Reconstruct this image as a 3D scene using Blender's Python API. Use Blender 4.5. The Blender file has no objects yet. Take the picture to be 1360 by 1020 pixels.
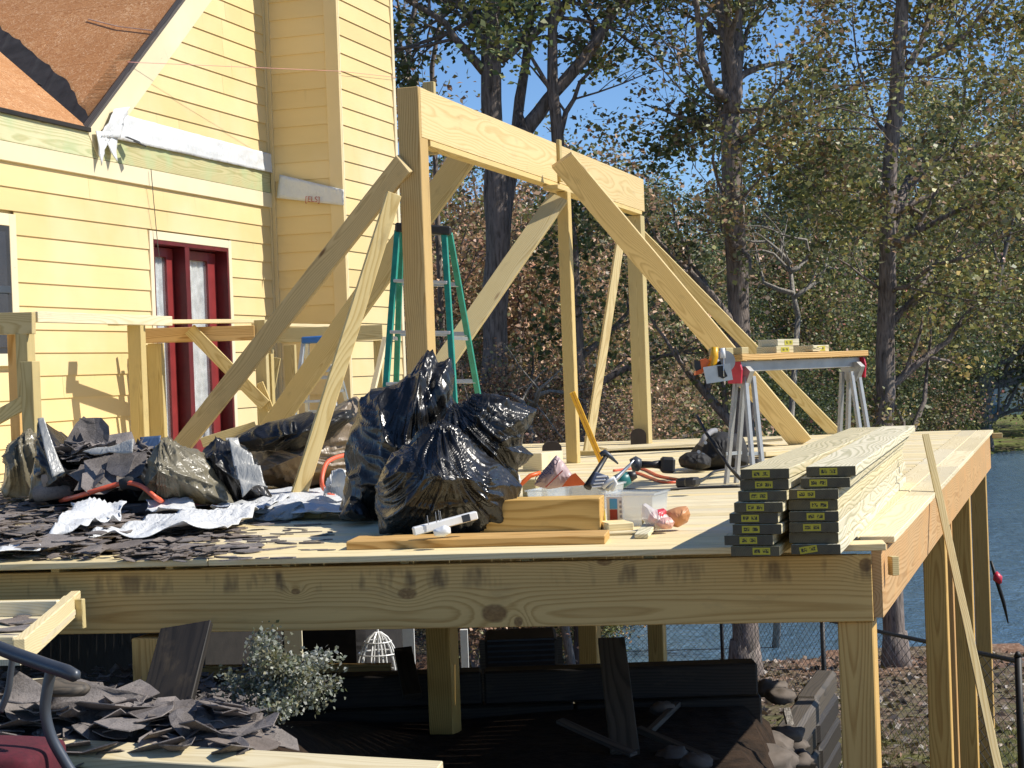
import bpy, math, random
import numpy as np
from mathutils import Vector, Matrix, noise as mnoise

R = math.radians
random.seed(7)
rng = np.random.default_rng(11)
scene = bpy.context.scene
COL = scene.collection

# ---------------------------------------------------------------- camera
F_PX, PCX, PCY = 2300.0, 680.0, 510.0
EYE = Vector((0, 0, 0.736))
PITCH, ROLL = 20.0 / F_PX, 0.037
_f = Vector((0, math.cos(PITCH), -math.sin(PITCH)))
_u0 = Vector((0, math.sin(PITCH), math.cos(PITCH)))
_r0 = Vector((1, 0, 0))
_r = _r0 * math.cos(ROLL) - _u0 * math.sin(ROLL)
_u = _r0 * math.sin(ROLL) + _u0 * math.cos(ROLL)
cam_d = bpy.data.cameras.new('camera')
cam = bpy.data.objects.new('camera', cam_d)
COL.objects.link(cam)
cam_d.sensor_width = 36
cam_d.lens = F_PX / 1360 * 36
cam_d.clip_start, cam_d.clip_end = 0.1, 2000
cam.matrix_world = Matrix(((_r.x, _u.x, -_f.x, EYE.x), (_r.y, _u.y, -_f.y, EYE.y), (_r.z, _u.z, -_f.z, EYE.z), (0, 0, 0, 1)))
scene.camera = cam

# ---------------------------------------------------------------- light
SUN_EL, SUN_AZ = 43.0, 93.0            # azimuth clockwise from +Y
sd = Vector((math.sin(R(SUN_AZ)) * math.cos(R(SUN_EL)), math.cos(R(SUN_AZ)) * math.cos(R(SUN_EL)), math.sin(R(SUN_EL))))
sun_d = bpy.data.lights.new('sun', 'SUN')
sun_d.energy, sun_d.angle, sun_d.color = 4.9, R(0.5), (1.0, 0.94, 0.84)
sun = bpy.data.objects.new('sun', sun_d)
COL.objects.link(sun)
sun.rotation_euler = (-sd).to_track_quat('-Z', 'Y').to_euler()
world = bpy.data.worlds.new('World')
scene.world = world
world.use_nodes = True
wn = world.node_tree
bg = wn.nodes['Background']
sky = wn.nodes.new('ShaderNodeTexSky')
sky.sky_type = 'NISHITA'
sky.sun_disc = False
sky.sun_elevation, sky.sun_rotation = R(SUN_EL), R(SUN_AZ)
sky.air_density, sky.dust_density, sky.ozone_density = 0.85, 0.0, 8.0
wn.links.new(sky.outputs[0], bg.inputs[0])
bg.inputs[1].default_value = 0.12
vs = scene.view_settings
vs.view_transform, vs.look, vs.gamma, vs.use_curve_mapping = 'Standard', 'None', 1, False
vs.exposure = 0.3
scene.render.engine = 'CYCLES'
scene.cycles.max_bounces = 5
scene.cycles.diffuse_bounces = 3
scene.cycles.glossy_bounces = 2
scene.cycles.transmission_bounces = 3
scene.cycles.transparent_max_bounces = 8
scene.cycles.caustics_reflective = scene.cycles.caustics_refractive = False
scene.cycles.use_denoising = True

# ---------------------------------------------------------------- helpers
def ray(x, y):
    return _f + _r * ((x - PCX) / F_PX) + _u * ((PCY - y) / F_PX)
def at(x, y, D):
    d = ray(x, y)
    return EYE + d * (D / d.y)
def at_z(x, y, z=0.0):
    d = ray(x, y)
    return EYE + d * ((z - EYE.z) / d.z)
def on_plane(x, y, p, n):
    d = ray(x, y)
    return EYE + d * ((p - EYE).dot(n) / d.dot(n))

WM = {}
def _link(o, parent, W):
    COL.objects.link(o)
    WM[o.name] = W
    if parent is not None:
        o.parent = parent
        o.matrix_basis = WM[parent.name].inverted() @ W
    else:
        o.matrix_basis = W
    return o
def tag(o, label=None, cat=None, group=None, kind=None):
    if label: o['label'] = label
    if cat: o['category'] = cat
    if group: o['group'] = group
    if kind: o['kind'] = kind
    return o
def thing(name, label, cat, loc=(0, 0, 0), group=None):
    o = bpy.data.objects.new(name, None)
    o.empty_display_size = 0.1
    _link(o, None, Matrix.Translation(Vector(loc)))
    return tag(o, label, cat, group)
def mesh_obj(name, me, mat, parent=None, W=None, smooth=False):
    if mat is not None and len(me.materials) == 0: me.materials.append(mat)
    o = bpy.data.objects.new(name, me)
    if smooth:
        me.polygons.foreach_set('use_smooth', [True] * len(me.polygons))
    return _link(o, parent, W if W is not None else Matrix.Identity(4))
def mk(name, v, f, mat, parent=None, W=None, smooth=False):
    me = bpy.data.meshes.new(name)
    me.from_pydata([tuple(p) for p in v], [], f)
    me.update()
    return mesh_obj(name, me, mat, parent, W, smooth)

class MB:
    def __init__(s): s.v, s.f = [], []
    def add(s, v, f):
        b = len(s.v)
        s.v += [tuple(p) for p in v]
        s.f += [tuple(i + b for i in q) for q in f]
        return s
    def box(s, c, d, W=None, ch=0.0):
        v, f = boxvf(d, ch)
        c = Vector(c)
        v = [Vector(p) + c for p in v]
        if W is not None: v = [W @ p for p in v]
        return s.add(v, f)
    def tube(s, pts, rad, n=8, cap=True):
        pts = [Vector(p) for p in pts]
        if not hasattr(rad, '__len__'): rad = [rad] * len(pts)
        v, f = [], []
        ref = None
        for i, p in enumerate(pts):
            t = (pts[min(i + 1, len(pts) - 1)] - pts[max(i - 1, 0)])
            if t.length < 1e-9: t = Vector((0, 0, 1))
            t.normalize()
            if ref is None:
                ref = Vector((1, 0, 0)) if abs(t.x) < .8 else Vector((0, 1, 0))
            a = (ref - t * ref.dot(t)).normalized()
            b = t.cross(a)
            ref = a
            for k in range(n):
                an = 2 * math.pi * k / n
                v.append(p + (a * math.cos(an) + b * math.sin(an)) * rad[i])
        for i in range(len(pts) - 1):
            for k in range(n):
                k2 = (k + 1) % n
                f.append((i * n + k, i * n + k2, (i + 1) * n + k2, (i + 1) * n + k))
        if cap:
            f.append(tuple(range(n - 1, -1, -1)))
            f.append(tuple((len(pts) - 1) * n + k for k in range(n)))
        return s.add(v, f)
    def prism(s, poly, z0, z1):
        n = len(poly)
        v = [(p[0], p[1], z0) for p in poly] + [(p[0], p[1], z1) for p in poly]
        f = [tuple(range(n - 1, -1, -1)), tuple(range(n, 2 * n))]
        f += [(i, (i + 1) % n, n + (i + 1) % n, n + i) for i in range(n)]
        return s.add(v, f)
    def build(s, name, mat, parent=None, W=None, smooth=False):
        return mk(name, s.v, s.f, mat, parent, W, smooth)

def boxvf(d, ch=0.0):
    hx, hy, hz = d[0] / 2, d[1] / 2, d[2] / 2
    if ch <= 0:
        v = [(x, y, z) for x in (-hx, hx) for y in (-hy, hy) for z in (-hz, hz)]
        f = [(0, 1, 3, 2), (4, 6, 7, 5), (0, 4, 5, 1), (2, 3, 7, 6), (0, 2, 6, 4), (1, 5, 7, 3)]
        return v, f
    ch = min(ch, hx * .6, hy * .6, hz * .6)
    v, idx = [], {}
    for sx in (-1, 1):
        for sy in (-1, 1):
            for sz in (-1, 1):
                for ax in range(3):
                    p = [sx * (hx - ch), sy * (hy - ch), sz * (hz - ch)]
                    p[ax] = (sx * hx, sy * hy, sz * hz)[ax]
                    idx[(sx, sy, sz, ax)] = len(v)
                    v.append(tuple(p))
    f = []
    def q(ks):
        ids = [idx[k] for k in ks]
        c = sum((Vector(v[i]) for i in ids), Vector())
        nrm = (Vector(v[ids[1]]) - Vector(v[ids[0]])).cross(Vector(v[ids[2]]) - Vector(v[ids[1]]))
        f.append(tuple(ids if nrm.dot(c) > 0 else ids[::-1]))
    for s in (-1, 1):
        q([(s, -1, -1, 0), (s, 1, -1, 0), (s, 1, 1, 0), (s, -1, 1, 0)])
        q([(-1, s, -1, 1), (1, s, -1, 1), (1, s, 1, 1), (-1, s, 1, 1)])
        q([(-1, -1, s, 2), (1, -1, s, 2), (1, 1, s, 2), (-1, 1, s, 2)])
    for a in (-1, 1):
        for b in (-1, 1):
            q([(-1, a, b, 1), (1, a, b, 1), (1, a, b, 2), (-1, a, b, 2)])
            q([(a, -1, b, 0), (a, 1, b, 0), (a, 1, b, 2), (a, -1, b, 2)])
            q([(a, b, -1, 0), (a, b, 1, 0), (a, b, 1, 1), (a, b, -1, 1)])
    for a in (-1, 1):
        for b in (-1, 1):
            for c in (-1, 1):
                q([(a, b, c, 0), (a, b, c, 1), (a, b, c, 2)])
    return v, f

_bm = {}
def frame(p0, p1, wdir):
    p0, p1 = Vector(p0), Vector(p1)
    x = (p1 - p0).normalized()
    y = Vector(wdir)
    y = (y - x * y.dot(x)).normalized()
    z = x.cross(y)
    c = (p0 + p1) / 2
    return Matrix(((x.x, y.x, z.x, c.x), (x.y, y.y, z.y, c.y), (x.z, y.z, z.z, c.z), (0, 0, 0, 1)))
def board(name, p0, p1, w, t, wdir, mat, parent=None, ch=0.003, label=None):
    """A length of lumber from p0 to p1 (centre line), w wide along wdir, t thick."""
    L = (Vector(p1) - Vector(p0)).length
    key = (round(L, 3), round(w, 4), round(t, 4), ch, mat.name)
    if key not in _bm:
        v, f = boxvf((L, w, t), ch)
        me = bpy.data.meshes.new(name)
        me.from_pydata(v, [], f)
        me.materials.append(mat)
        _bm[key] = me
    o = mesh_obj(name, _bm[key], None, parent, frame(p0, p1, wdir))
    if label: o['label'] = label
    return o
def hexa(name, bottom4, top4, mat, parent=None, W=None):
    v = list(bottom4) + list(top4)
    c = sum((Vector(p) for p in v), Vector()) / 8
    fs = [(0, 1, 2, 3), (4, 5, 6, 7), (0, 1, 5, 4), (1, 2, 6, 5), (2, 3, 7, 6), (3, 0, 4, 7)]
    out = []
    for q in fs:
        a, b, d = Vector(v[q[0]]), Vector(v[q[1]]), Vector(v[q[2]])
        nn = (b - a).cross(d - b)
        out.append(q if nn.dot((a + d) / 2 - c) > 0 else q[::-1])
    if W is not None:
        Wi = W.inverted()
        v = [Wi @ Vector(p) for p in v]
    return mk(name, v, out, mat, parent, W)

# ---------------------------------------------------------------- materials
class NT:
    """tiny node-graph writer"""
    def __init__(s, name):
        s.m = bpy.data.materials.new(name)
        s.m.use_nodes = True
        s.t = s.m.node_tree
        s.b = s.t.nodes['Principled BSDF']
        s.out = s.t.nodes['Material Output']
    def n(s, typ, **kw):
        o = s.t.nodes.new('ShaderNode' + typ)
        for k, val in kw.items(): setattr(o, k, val)
        return o
    def l(s, a, b): s.t.links.new(a, b)
    def put(s, sock, val):
        if hasattr(val, 'is_linked') or hasattr(val, 'links'): s.l(val, sock)
        else: sock.default_value = val
    def math(s, op, a, b=0.0, c=None, clamp=False):
        o = s.n('Math', operation=op, use_clamp=clamp)
        s.put(o.inputs[0], a); s.put(o.inputs[1], b)
        if c is not None: s.put(o.inputs[2], c)
        return o.outputs[0]
    def obj(s): return s.n('TexCoord').outputs['Object']
    def pos(s): return s.n('NewGeometry').outputs['Position']
    def rnd(s): return s.n('ObjectInfo').outputs['Random']
    def sep(s, v):
        o = s.n('SeparateXYZ'); s.l(v, o.inputs[0]); return o.outputs
    def comb(s, x, y, z):
        o = s.n('CombineXYZ')
        for i, q in enumerate((x, y, z)): s.put(o.inputs[i], q)
        return o.outputs[0]
    def scale(s, v, sc, off=None):
        o = s.n('Mapping'); s.l(v, o.inputs[0]); o.inputs['Scale'].default_value = sc
        if off is not None: o.inputs['Location'].default_value = off
        return o.outputs[0]
    def noise(s, v, sc, det=2.0, rough=.5, dist=0.0, out=0):
        o = s.n('TexNoise'); s.l(v, o.inputs['Vector'])
        o.inputs['Scale'].default_value = sc; o.inputs['Detail'].default_value = det
        o.inputs['Roughness'].default_value = rough; o.inputs['Distortion'].default_value = dist
        return o.outputs[out]
    def vor(s, v, sc, feat='F1', out='Distance', rand=1.0):
        o = s.n('TexVoronoi', feature=feat); s.l(v, o.inputs['Vector']); o.inputs['Scale'].default_value = sc
        o.inputs['Randomness'].default_value = rand
        return o.outputs[out]
    def ramp(s, f, stops, interp='LINEAR'):
        o = s.n('ValToRGB'); s.l(f, o.inputs[0]); cr = o.color_ramp; cr.interpolation = interp
        while len(cr.elements) < len(stops): cr.elements.new(.5)
        for e, (p, c) in zip(cr.elements, stops):
            e.position = p; e.color = (*c, 1) if len(c) == 3 else c
        return o.outputs[0]
    def mix(s, f, a, b, mode='MIX'):
        o = s.n('Mix', data_type='RGBA', blend_type=mode)
        s.put(o.inputs[0], f)
        for i, q in ((6, a), (7, b)):
            if isinstance(q, tuple): o.inputs[i].default_value = (*q, 1) if len(q) == 3 else q
            else: s.l(q, o.inputs[i])
        return o.outputs[2]
    def range(s, v, a, b, c=0.0, d=1.0):
        o = s.n('MapRange'); s.put(o.inputs[0], v)
        for i, q in enumerate((a, b, c, d)): o.inputs[i + 1].default_value = q
        return o.outputs[0]
    def vmath(s, op, a, b):
        o = s.n('VectorMath', operation=op)
        s.put(o.inputs[0], a); s.put(o.inputs[1], b)
        return o.outputs[0]
    def bump(s, h, strength=.3, dist=.01):
        o = s.n('Bump'); s.l(h, o.inputs['Height'])
        o.inputs['Strength'].default_value = strength; o.inputs['Distance'].default_value = dist
        s.l(o.outputs[0], s.b.inputs['Normal'])
        return o
    def fin(s, col=None, rough=.6, metal=0.0, spec=.5):
        if col is not None:
            if isinstance(col, tuple): s.b.inputs['Base Color'].default_value = (*col, 1)
            else: s.l(col, s.b.inputs['Base Color'])
        s.put(s.b.inputs['Roughness'], rough)
        s.b.inputs['Metallic'].default_value = metal
        s.b.inputs['Specular IOR Level'].default_value = spec
        return s.m

def wood(name, light, dark, freq=120.0, contrast=1.0, knots=(), smudge=None, rough=.62, knotty=.5, warp=.07, tint=None, greyness=0.0):
    t = NT(name)
    o, rnd = t.obj(), t.rnd()
    x, y, z = t.sep(o)
    r7 = t.math('FRACT', t.math('MULTIPLY', rnd, 7.31))
    r13 = t.math('FRACT', t.math('MULTIPLY', rnd, 13.7))
    ox = t.math('ADD', x, t.math('MULTIPLY', rnd, 41.0))
    v = t.comb(ox, y, z)
    wv = t.n('TexNoise'); t.l(t.scale(v, (.55, 2.2, 2.2)), wv.inputs['Vector']); wv.inputs['Scale'].default_value = 1.6; wv.inputs['Detail'].default_value = 1.5
    wc = t.sep(wv.outputs['Color'])
    yy = t.math('ADD', t.math('ADD', y, t.math('MULTIPLY', t.math('SUBTRACT', r7, .5), .14)), t.math('MULTIPLY', t.math('SUBTRACT', wc[0], .5), warp * 2))
    zz = t.math('ADD', t.math('ADD', z, t.math('ADD', t.math('MULTIPLY', r13, .1), .03)), t.math('MULTIPLY', t.math('SUBTRACT', wc[1], .5), warp * 1.6))
    rad = t.math('SQRT', t.math('ADD', t.math('MULTIPLY', yy, yy), t.math('MULTIPLY', zz, zz)))
    kmask = None
    for (kx, ky, rx, ry) in knots:
        dx = t.math('DIVIDE', t.math('SUBTRACT', x, kx), rx)
        dy = t.math('DIVIDE', t.math('SUBTRACT', y, ky), ry)
        d2 = t.math('ADD', t.math('MULTIPLY', dx, dx), t.math('MULTIPLY', dy, dy))
        bend = t.math('MULTIPLY', t.math('EXPONENT', t.math('MULTIPLY', d2, -.22)), .035)
        rad = t.math('ADD', rad, bend)
        k = t.range(d2, .55, 1.0, 1.0, 0.0)
        kmask = k if kmask is None else t.math('MAXIMUM', kmask, k)
    fib = t.noise(t.scale(v, (5, 130, 130)), 1.0, 2)
    ph = t.math('FRACT', t.math('ADD', t.math('MULTIPLY', rad, freq), t.math('MULTIPLY', fib, .35)))
    lw = t.ramp(ph, [(0, (0, 0, 0)), (.45, (.12,) * 3), (.82, (1, 1, 1)), (.93, (.55,) * 3), (1, (0, 0, 0))])
    big = t.noise(t.scale(v, (.8, 6, 6)), 1.0, 3)
    f = t.math('MULTIPLY', lw, .85 * contrast)
    f = t.math('ADD', f, t.math('MULTIPLY', t.math('SUBTRACT', big, .45), .5), clamp=True)
    f = t.math('ADD', f, t.math('MULTIPLY', t.math('SUBTRACT', fib, .5), .3), clamp=True)
    col = t.mix(f, light, dark)
    # board to board variation
    vv = t.range(r13, 0, 1, .82, 1.08)
    col = t.mix(1.0, col, t.comb(vv, t.math('MULTIPLY', vv, t.range(r7, 0, 1, .93, 1.0)), t.math('MULTIPLY', vv, t.range(r7, 0, 1, .78, 1.06))), 'MULTIPLY')
    if knotty:
        kv = t.n('TexVoronoi'); t.l(t.scale(t.comb(t.math('ADD', ox, 3.3), y, z), (1.5, 6.5, 6.5)), kv.inputs['Vector']); kv.inputs['Scale'].default_value = 1.0
        kd = t.math('ADD', kv.outputs['Distance'], t.math('MULTIPLY', fib, .03))
        on = t.math('GREATER_THAN', t.sep(kv.outputs['Color'])[0], 1 - knotty)
        km = t.math('MULTIPLY', t.range(kd, .05, .105, 1, 0), on)
        col = t.mix(t.math('MULTIPLY', km, .85), col, (.13, .055, .02))
    if kmask is not None:
        kr = t.noise(v, 60, 2)
        col = t.mix(t.math('MULTIPLY', kmask, t.range(kr, .3, .7, .55, .9)), col, (.17, .085, .03))
    if smudge:
        y0, y1 = smudge
        sm = t.noise(t.scale(v, (9, 2.2, 1)), 1.0, 3, .6)
        sm = t.range(sm, .50, .66, 0, .9)
        patch = t.range(t.noise(t.scale(v, (1.3, .4, 1)), 1.0, 2), .34, .48)
        band = t.math('MULTIPLY', t.range(y, y0, y0 + .03), t.range(y, y1 - .03, y1, 1, 0))
        col = t.mix(t.math('MULTIPLY', t.math('MULTIPLY', sm, patch), band), col, (.10, .065, .035))
    if tint:
        tn = t.noise(v, 3.5, 3)
        col = t.mix(t.range(tn, .45, .7, 0, .6), col, tint)
    if greyness:
        col = t.mix(greyness, col, (.2, .19, .17))
    dirt = t.noise(t.scale(v, (2, 5, 5)), 2.0, 5, .65)
    col = t.mix(t.range(dirt, .58, .8, 0, .35), col, (.16, .12, .07))
    t.bump(t.math('ADD', lw, fib), .12, .003)
    return t.fin(col, rough, 0, .35)

def plain(name, col, rough=.6, metal=0.0, spec=.5, var=.12, nscale=6.0, bump=0.0, bscale=40.0):
    t = NT(name)
    c = t.noise(t.obj(), nscale, 4, .6)
    d = tuple(q * (1 - var * 2) for q in col)
    e = tuple(min(1, q * (1 + var)) for q in col)
    colr = t.ramp(c, [(.3, d), (.7, e)])
    if bump: t.bump(t.noise(t.obj(), bscale, 3), bump, .004)
    return t.fin(colr, rough, metal, spec)

PINE = wood('pine_lumber', (.66, .54, .27), (.48, .35, .13), 125)
PINE_G = wood('green_pine_lumber', (.58, .49, .25), (.40, .31, .12), 120, greyness=.05)
PINE_GOLD = wood('golden_pine_lumber', (.68, .44, .17), (.42, .23, .06), 90, 1.1, knotty=.4)
DECKW = wood('deck_board_pine', (.81, .72, .48), (.63, .52, .29), 110, .8, knotty=.45)
STACKW = wood('treated_stack_pine', (.76, .70, .50), (.47, .44, .27), 75, 1.15, knotty=.25, warp=.10)
LEDGW = wood('treated_green_ledger', (.62, .58, .33), (.42, .40, .18), 70, 1.0, tint=(.38, .50, .27), knotty=.3)
OLDW = wood('weathered_grey_wood', (.10, .082, .065), (.03, .025, .02), 60, 1.2, greyness=.15)
TIE = wood('dark_creosote_timber', (.035, .029, .023), (.012, .010, .009), 60, knotty=.1)
BLACKB = wood('black_painted_board', (.026, .022, .018), (.010, .009, .008), 70, knotty=0)

def siding_mat(name, c):
    t = NT(name)
    o, rnd = t.obj(), t.rnd()
    v = t.comb(t.math('ADD', t.sep(o)[0], t.math('MULTIPLY', rnd, 30)), t.sep(o)[1], t.sep(o)[2])
    g = t.noise(t.scale(v, (3, 60, 60)), 1.0, 3)
    big = t.noise(t.scale(v, (.7, 2, 2)), 1.0, 3)
    col = t.ramp(big, [(.3, tuple(q * .9 for q in c)), (.7, c)])
    col = t.mix(1.0, col, t.comb(t.range(rnd, 0, 1, .93, 1.03), t.range(rnd, 0, 1, .92, 1.03), t.range(rnd, 0, 1, .88, 1.04)), 'MULTIPLY')
    st = t.noise(t.scale(v, (14, 1.2, 1.2)), 1.0, 2)
    col = t.mix(t.range(st, .66, .8, 0, .3), col, (.36, .26, .12))
    nv = t.vor(t.scale(v, (2.4, 5.2, 5.2)), 1.0)
    col = t.mix(t.range(nv, .012, .03, .55, 0), col, (.30, .22, .12))
    fade = t.noise(t.pos(), .55, 4, .6)
    col = t.mix(t.range(fade, .45, .75, 0, .4), col, tuple(min(1, q * .55 + .38) for q in c))
    t.bump(g, .15, .003)
    return t.fin(col, .6, 0, .35)
SIDING = siding_mat('yellow_siding_paint', (.76, .585, .285))
TRIM = siding_mat('yellow_trim_paint', (.74, .58, .30))
CREAM = siding_mat('cream_trim_paint', (.76, .66, .44))

def bark(name, a, b, sc=1.0):
    t = NT(name)
    p = t.pos()
    v = t.scale(p, (22 * sc, 22 * sc, 3.2 * sc))
    n1 = t.noise(v, 1.0, 4, .65, .6)
    n2 = t.noise(t.scale(p, (3, 3, 1)), 1.0, 3)
    col = t.ramp(n1, [(.3, b), (.55, a), (.75, tuple(q * 1.35 for q in a))])
    col = t.mix(t.range(n2, .5, .75, 0, .4), col, (.20, .19, .16))
    t.bump(n1, .9, .03)
    return t.fin(col, .9, 0, .2)
BARK = bark('furrowed_grey_bark', (.25, .205, .18), (.055, .044, .036))
TWIG = bark('pale_dead_twig', (.36, .33, .29), (.16, .14, .12), 2)

def leaf_mat(name, rough=.45, trans=.32):
    t = NT(name)
    a = t.n('Attribute', attribute_name='leafcol')
    t.fin(a.outputs['Color'], rough, 0, .32)
    tr = t.n('BsdfTranslucent')
    t.l(t.mix(.5, a.outputs['Color'], (.20, .20, .03)), tr.inputs[0])
    mx = t.n('MixShader'); mx.inputs[0].default_value = trans
    t.l(t.b.outputs[0], mx.inputs[1]); t.l(tr.outputs[0], mx.inputs[2])
    t.l(mx.outputs[0], t.out.inputs[0])
    return t.m
LEAF = leaf_mat('tree_leaf')
DRYLEAF = leaf_mat('dry_fallen_leaf', .6, .1)

def plastic_bag(name, c, rough=.24, bs=1.0):
    t = NT(name)
    o = t.obj()
    n1 = t.noise(t.scale(o, (7, 7, 3)), 1.5, 3, .5, 1.5)
    n2 = t.noise(o, 3.2, 2)
    n3 = t.noise(t.scale(o, (16, 16, 5)), 1.6, 2, .5, .8)
    h = t.math('ABSOLUTE', t.math('SUBTRACT', n1, .5))
    h3 = t.math('ABSOLUTE', t.math('SUBTRACT', n3, .5))
    col = t.mix(t.range(t.noise(o, 9, 4), .55, .8, 0, .3), c, tuple(min(1, q * 1.2 + .06) for q in c))
    t.bump(t.math('ADD', t.math('ADD', t.math('MULTIPLY', h, -1.0), t.math('MULTIPLY', h3, -.4)), n2), .5 * bs, .04)
    return t.fin(col, t.range(t.noise(o, 5, 3), .35, .7, rough * .75, rough * 1.5), 0, .5)
BAG = plastic_bag('black_bin_bag_plastic', (.015, .014, .0125), .24, .55)
TARPB = plastic_bag('black_tarp_plastic', (.012, .012, .013), .35, .6)
TARPS = plastic_bag('silver_tarp_plastic', (.36, .36, .34), .30, .9)
TARPBR = plastic_bag('brown_tarp_plastic', (.22, .17, .12), .38, .6)
TARPK = plastic_bag('khaki_tarp_plastic', (.17, .15, .10), .30, .7)
TARPBL = plastic_bag('blue_tarp_plastic', (.06, .10, .18), .38, .5)
WRAP = plastic_bag('white_house_wrap', (.62, .63, .63), .5, .9)

def felt():
    t = NT('asphalt_shingle_felt')
    o, rnd = t.obj(), t.rnd()
    g = t.noise(o, 110, 4, .75)
    b = t.math('ADD', t.noise(o, 5, 5, .65), t.math('MULTIPLY', t.math('SUBTRACT', rnd, .5), .25))
    col = t.ramp(b, [(.3, (.10, .088, .082)), (.5, (.19, .17, .16)), (.7, (.28, .24, .215))])
    col = t.mix(t.range(g, .5, .7, 0, .6), col, (.27, .24, .22))
    col = t.mix(t.range(g, .45, .3, 0, .6), col, (.03, .027, .026))
    col = t.mix(t.range(t.math('FRACT', t.math('MULTIPLY', rnd, 9.7)), .72, 1.0, 0, .5), col, (.20, .15, .11))
    t.bump(g, .6, .006)
    return t.fin(col, .9, 0, .25)
FELT = felt()
BLACKFELT = plain('black_roofing_felt', (.028, .027, .028), .8, bump=.4, bscale=120, var=.3)
def osb():
    t = NT('orange_brown_osb')
    o = t.obj()
    n = t.vor(t.scale(t.vmath('ADD', o, t.noise(o, 9, 2, out=1)), (13, 46, 13)), 1.0, out='Color')
    s = t.sep(n)
    col = t.ramp(s[0], [(0, (.33, .14, .05)), (.35, (.46, .21, .08)), (.8, (.56, .29, .12)), (1, (.76, .51, .30))])
    big = t.noise(o, 1.2, 3)
    col = t.mix(t.range(big, .4, .75, 0, .5), col, (.38, .17, .06))
    t.bump(s[1], .25, .004)
    return t.fin(col, .75, 0, .3)
OSB = osb()
STEEL = plain('galvanised_steel', (.52, .53, .53), .4, .85, .5, .1)
DULLSTEEL = plain('dull_zinc_steel', (.42, .42, .41), .5, .6, .5, .12)
GREENFG = plain('green_fibreglass', (.015, .26, .185), .4, var=.14, nscale=14)
BLUEPL = plain('blue_plastic', (.03, .12, .35), .4)
BLACKPL = plain('black_plastic', (.016, .016, .017), .45)
REDPL = plain('red_plastic', (.55, .03, .06), .4)
YELPL = plain('yellow_plastic', (.80, .43, .02), .38)
ORANGE = plain('orange_plastic', (.80, .14, .02), .42)
CORDR = plain('orange_red_rubber', (.75, .13, .06), .45)
CORDB = plain('black_rubber', (.012, .012, .012), .55)
WHITEPL = plain('white_plastic', (.78, .78, .76), .4, var=.05)
SHADEDRED = plain('shaded_red_door_paint', (.115, .010, .012), .38, var=.15)  # door red darkened: shade of the recess is put into the colour
GREYMET = plain('charcoal_metal_paint', (.065, .075, .09), .4, .3)
CUSHION = plain('burgundy_fabric', (.085, .004, .012), .85, var=.2, nscale=60, bump=.3, bscale=300)
CANVAS = plain('black_canvas', (.012, .011, .011), .75, var=.3, bump=.5, bscale=120)
DARKRUST = plain('dark_brown_metal', (.035, .024, .018), .7, var=.3)
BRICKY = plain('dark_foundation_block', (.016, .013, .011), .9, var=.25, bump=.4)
STONE = plain('pale_stone', (.13, .105, .085), .85, var=.25, bump=.6, bscale=20)
GREYROOF = plain('grey_shingle_roof', (.16, .165, .17), .85, var=.2, nscale=20)  # the far roofs' own grey
HOUSEW = plain('pale_blue_house_paint', (.55, .60, .63), .7)
HOUSEB = plain('teal_house_paint', (.16, .24, .26), .7)

def glass(name, tint=(.9, .95, .95), alpha=.35, rough=.03):
    t = NT(name)
    t.fin(tint, rough, 0, .5)
    tr = t.n('BsdfTransparent'); gl = t.n('BsdfGlossy'); gl.inputs['Roughness'].default_value = rough
    t.l(t.b.outputs[0], t.out.inputs[0])
    lw_ = t.n('LayerWeight'); lw_.inputs[0].default_value = .5
    fr = t.math('ADD', t.math('MULTIPLY', t.math('POWER', lw_.outputs['Facing'], 4.0), .85), .04)
    m1 = t.n('MixShader'); t.l(fr, m1.inputs[0]); t.l(tr.outputs[0], m1.inputs[1]); t.l(gl.outputs[0], m1.inputs[2])
    m2 = t.n('MixShader'); m2.inputs[0].default_value = alpha
    t.l(m1.outputs[0], m2.inputs[1]); t.l(t.b.outputs[0], m2.inputs[2])
    t.l(m2.outputs[0], t.out.inputs[0])
    return t.m
GLASS = glass('window_glass', (.45, .50, .53), .10)
CLEARPL = glass('clear_plastic', (.80, .86, .90), .26, .15)
SOFTCLEAR = glass('soft_clear_plastic', (.85, .80, .76), .5, .25)
CURTAIN = plain('sheer_grey_curtain', (.72, .74, .74), .8, var=.2, nscale=9)

def tagmat():
    t = NT('yellow_lumber_tag_print')
    x, y, z = t.sep(t.obj())
    n = t.noise(t.scale(t.comb(x, y, t.rnd()), (230, 160, 20)), 1.0, 2, .6)
    inb = t.math('MULTIPLY', t.math('LESS_THAN', t.math('ABSOLUTE', t.math('SUBTRACT', t.math('ABSOLUTE', x), .016)), .011), t.math('LESS_THAN', t.math('ABSOLUTE', y), .007))
    k = t.math('MULTIPLY', t.math('GREATER_THAN', n, .46), inb)
    return t.fin(t.mix(k, (.50, .44, .03), (.04, .04, .02)), .5)
TAGM = tagmat()
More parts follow.
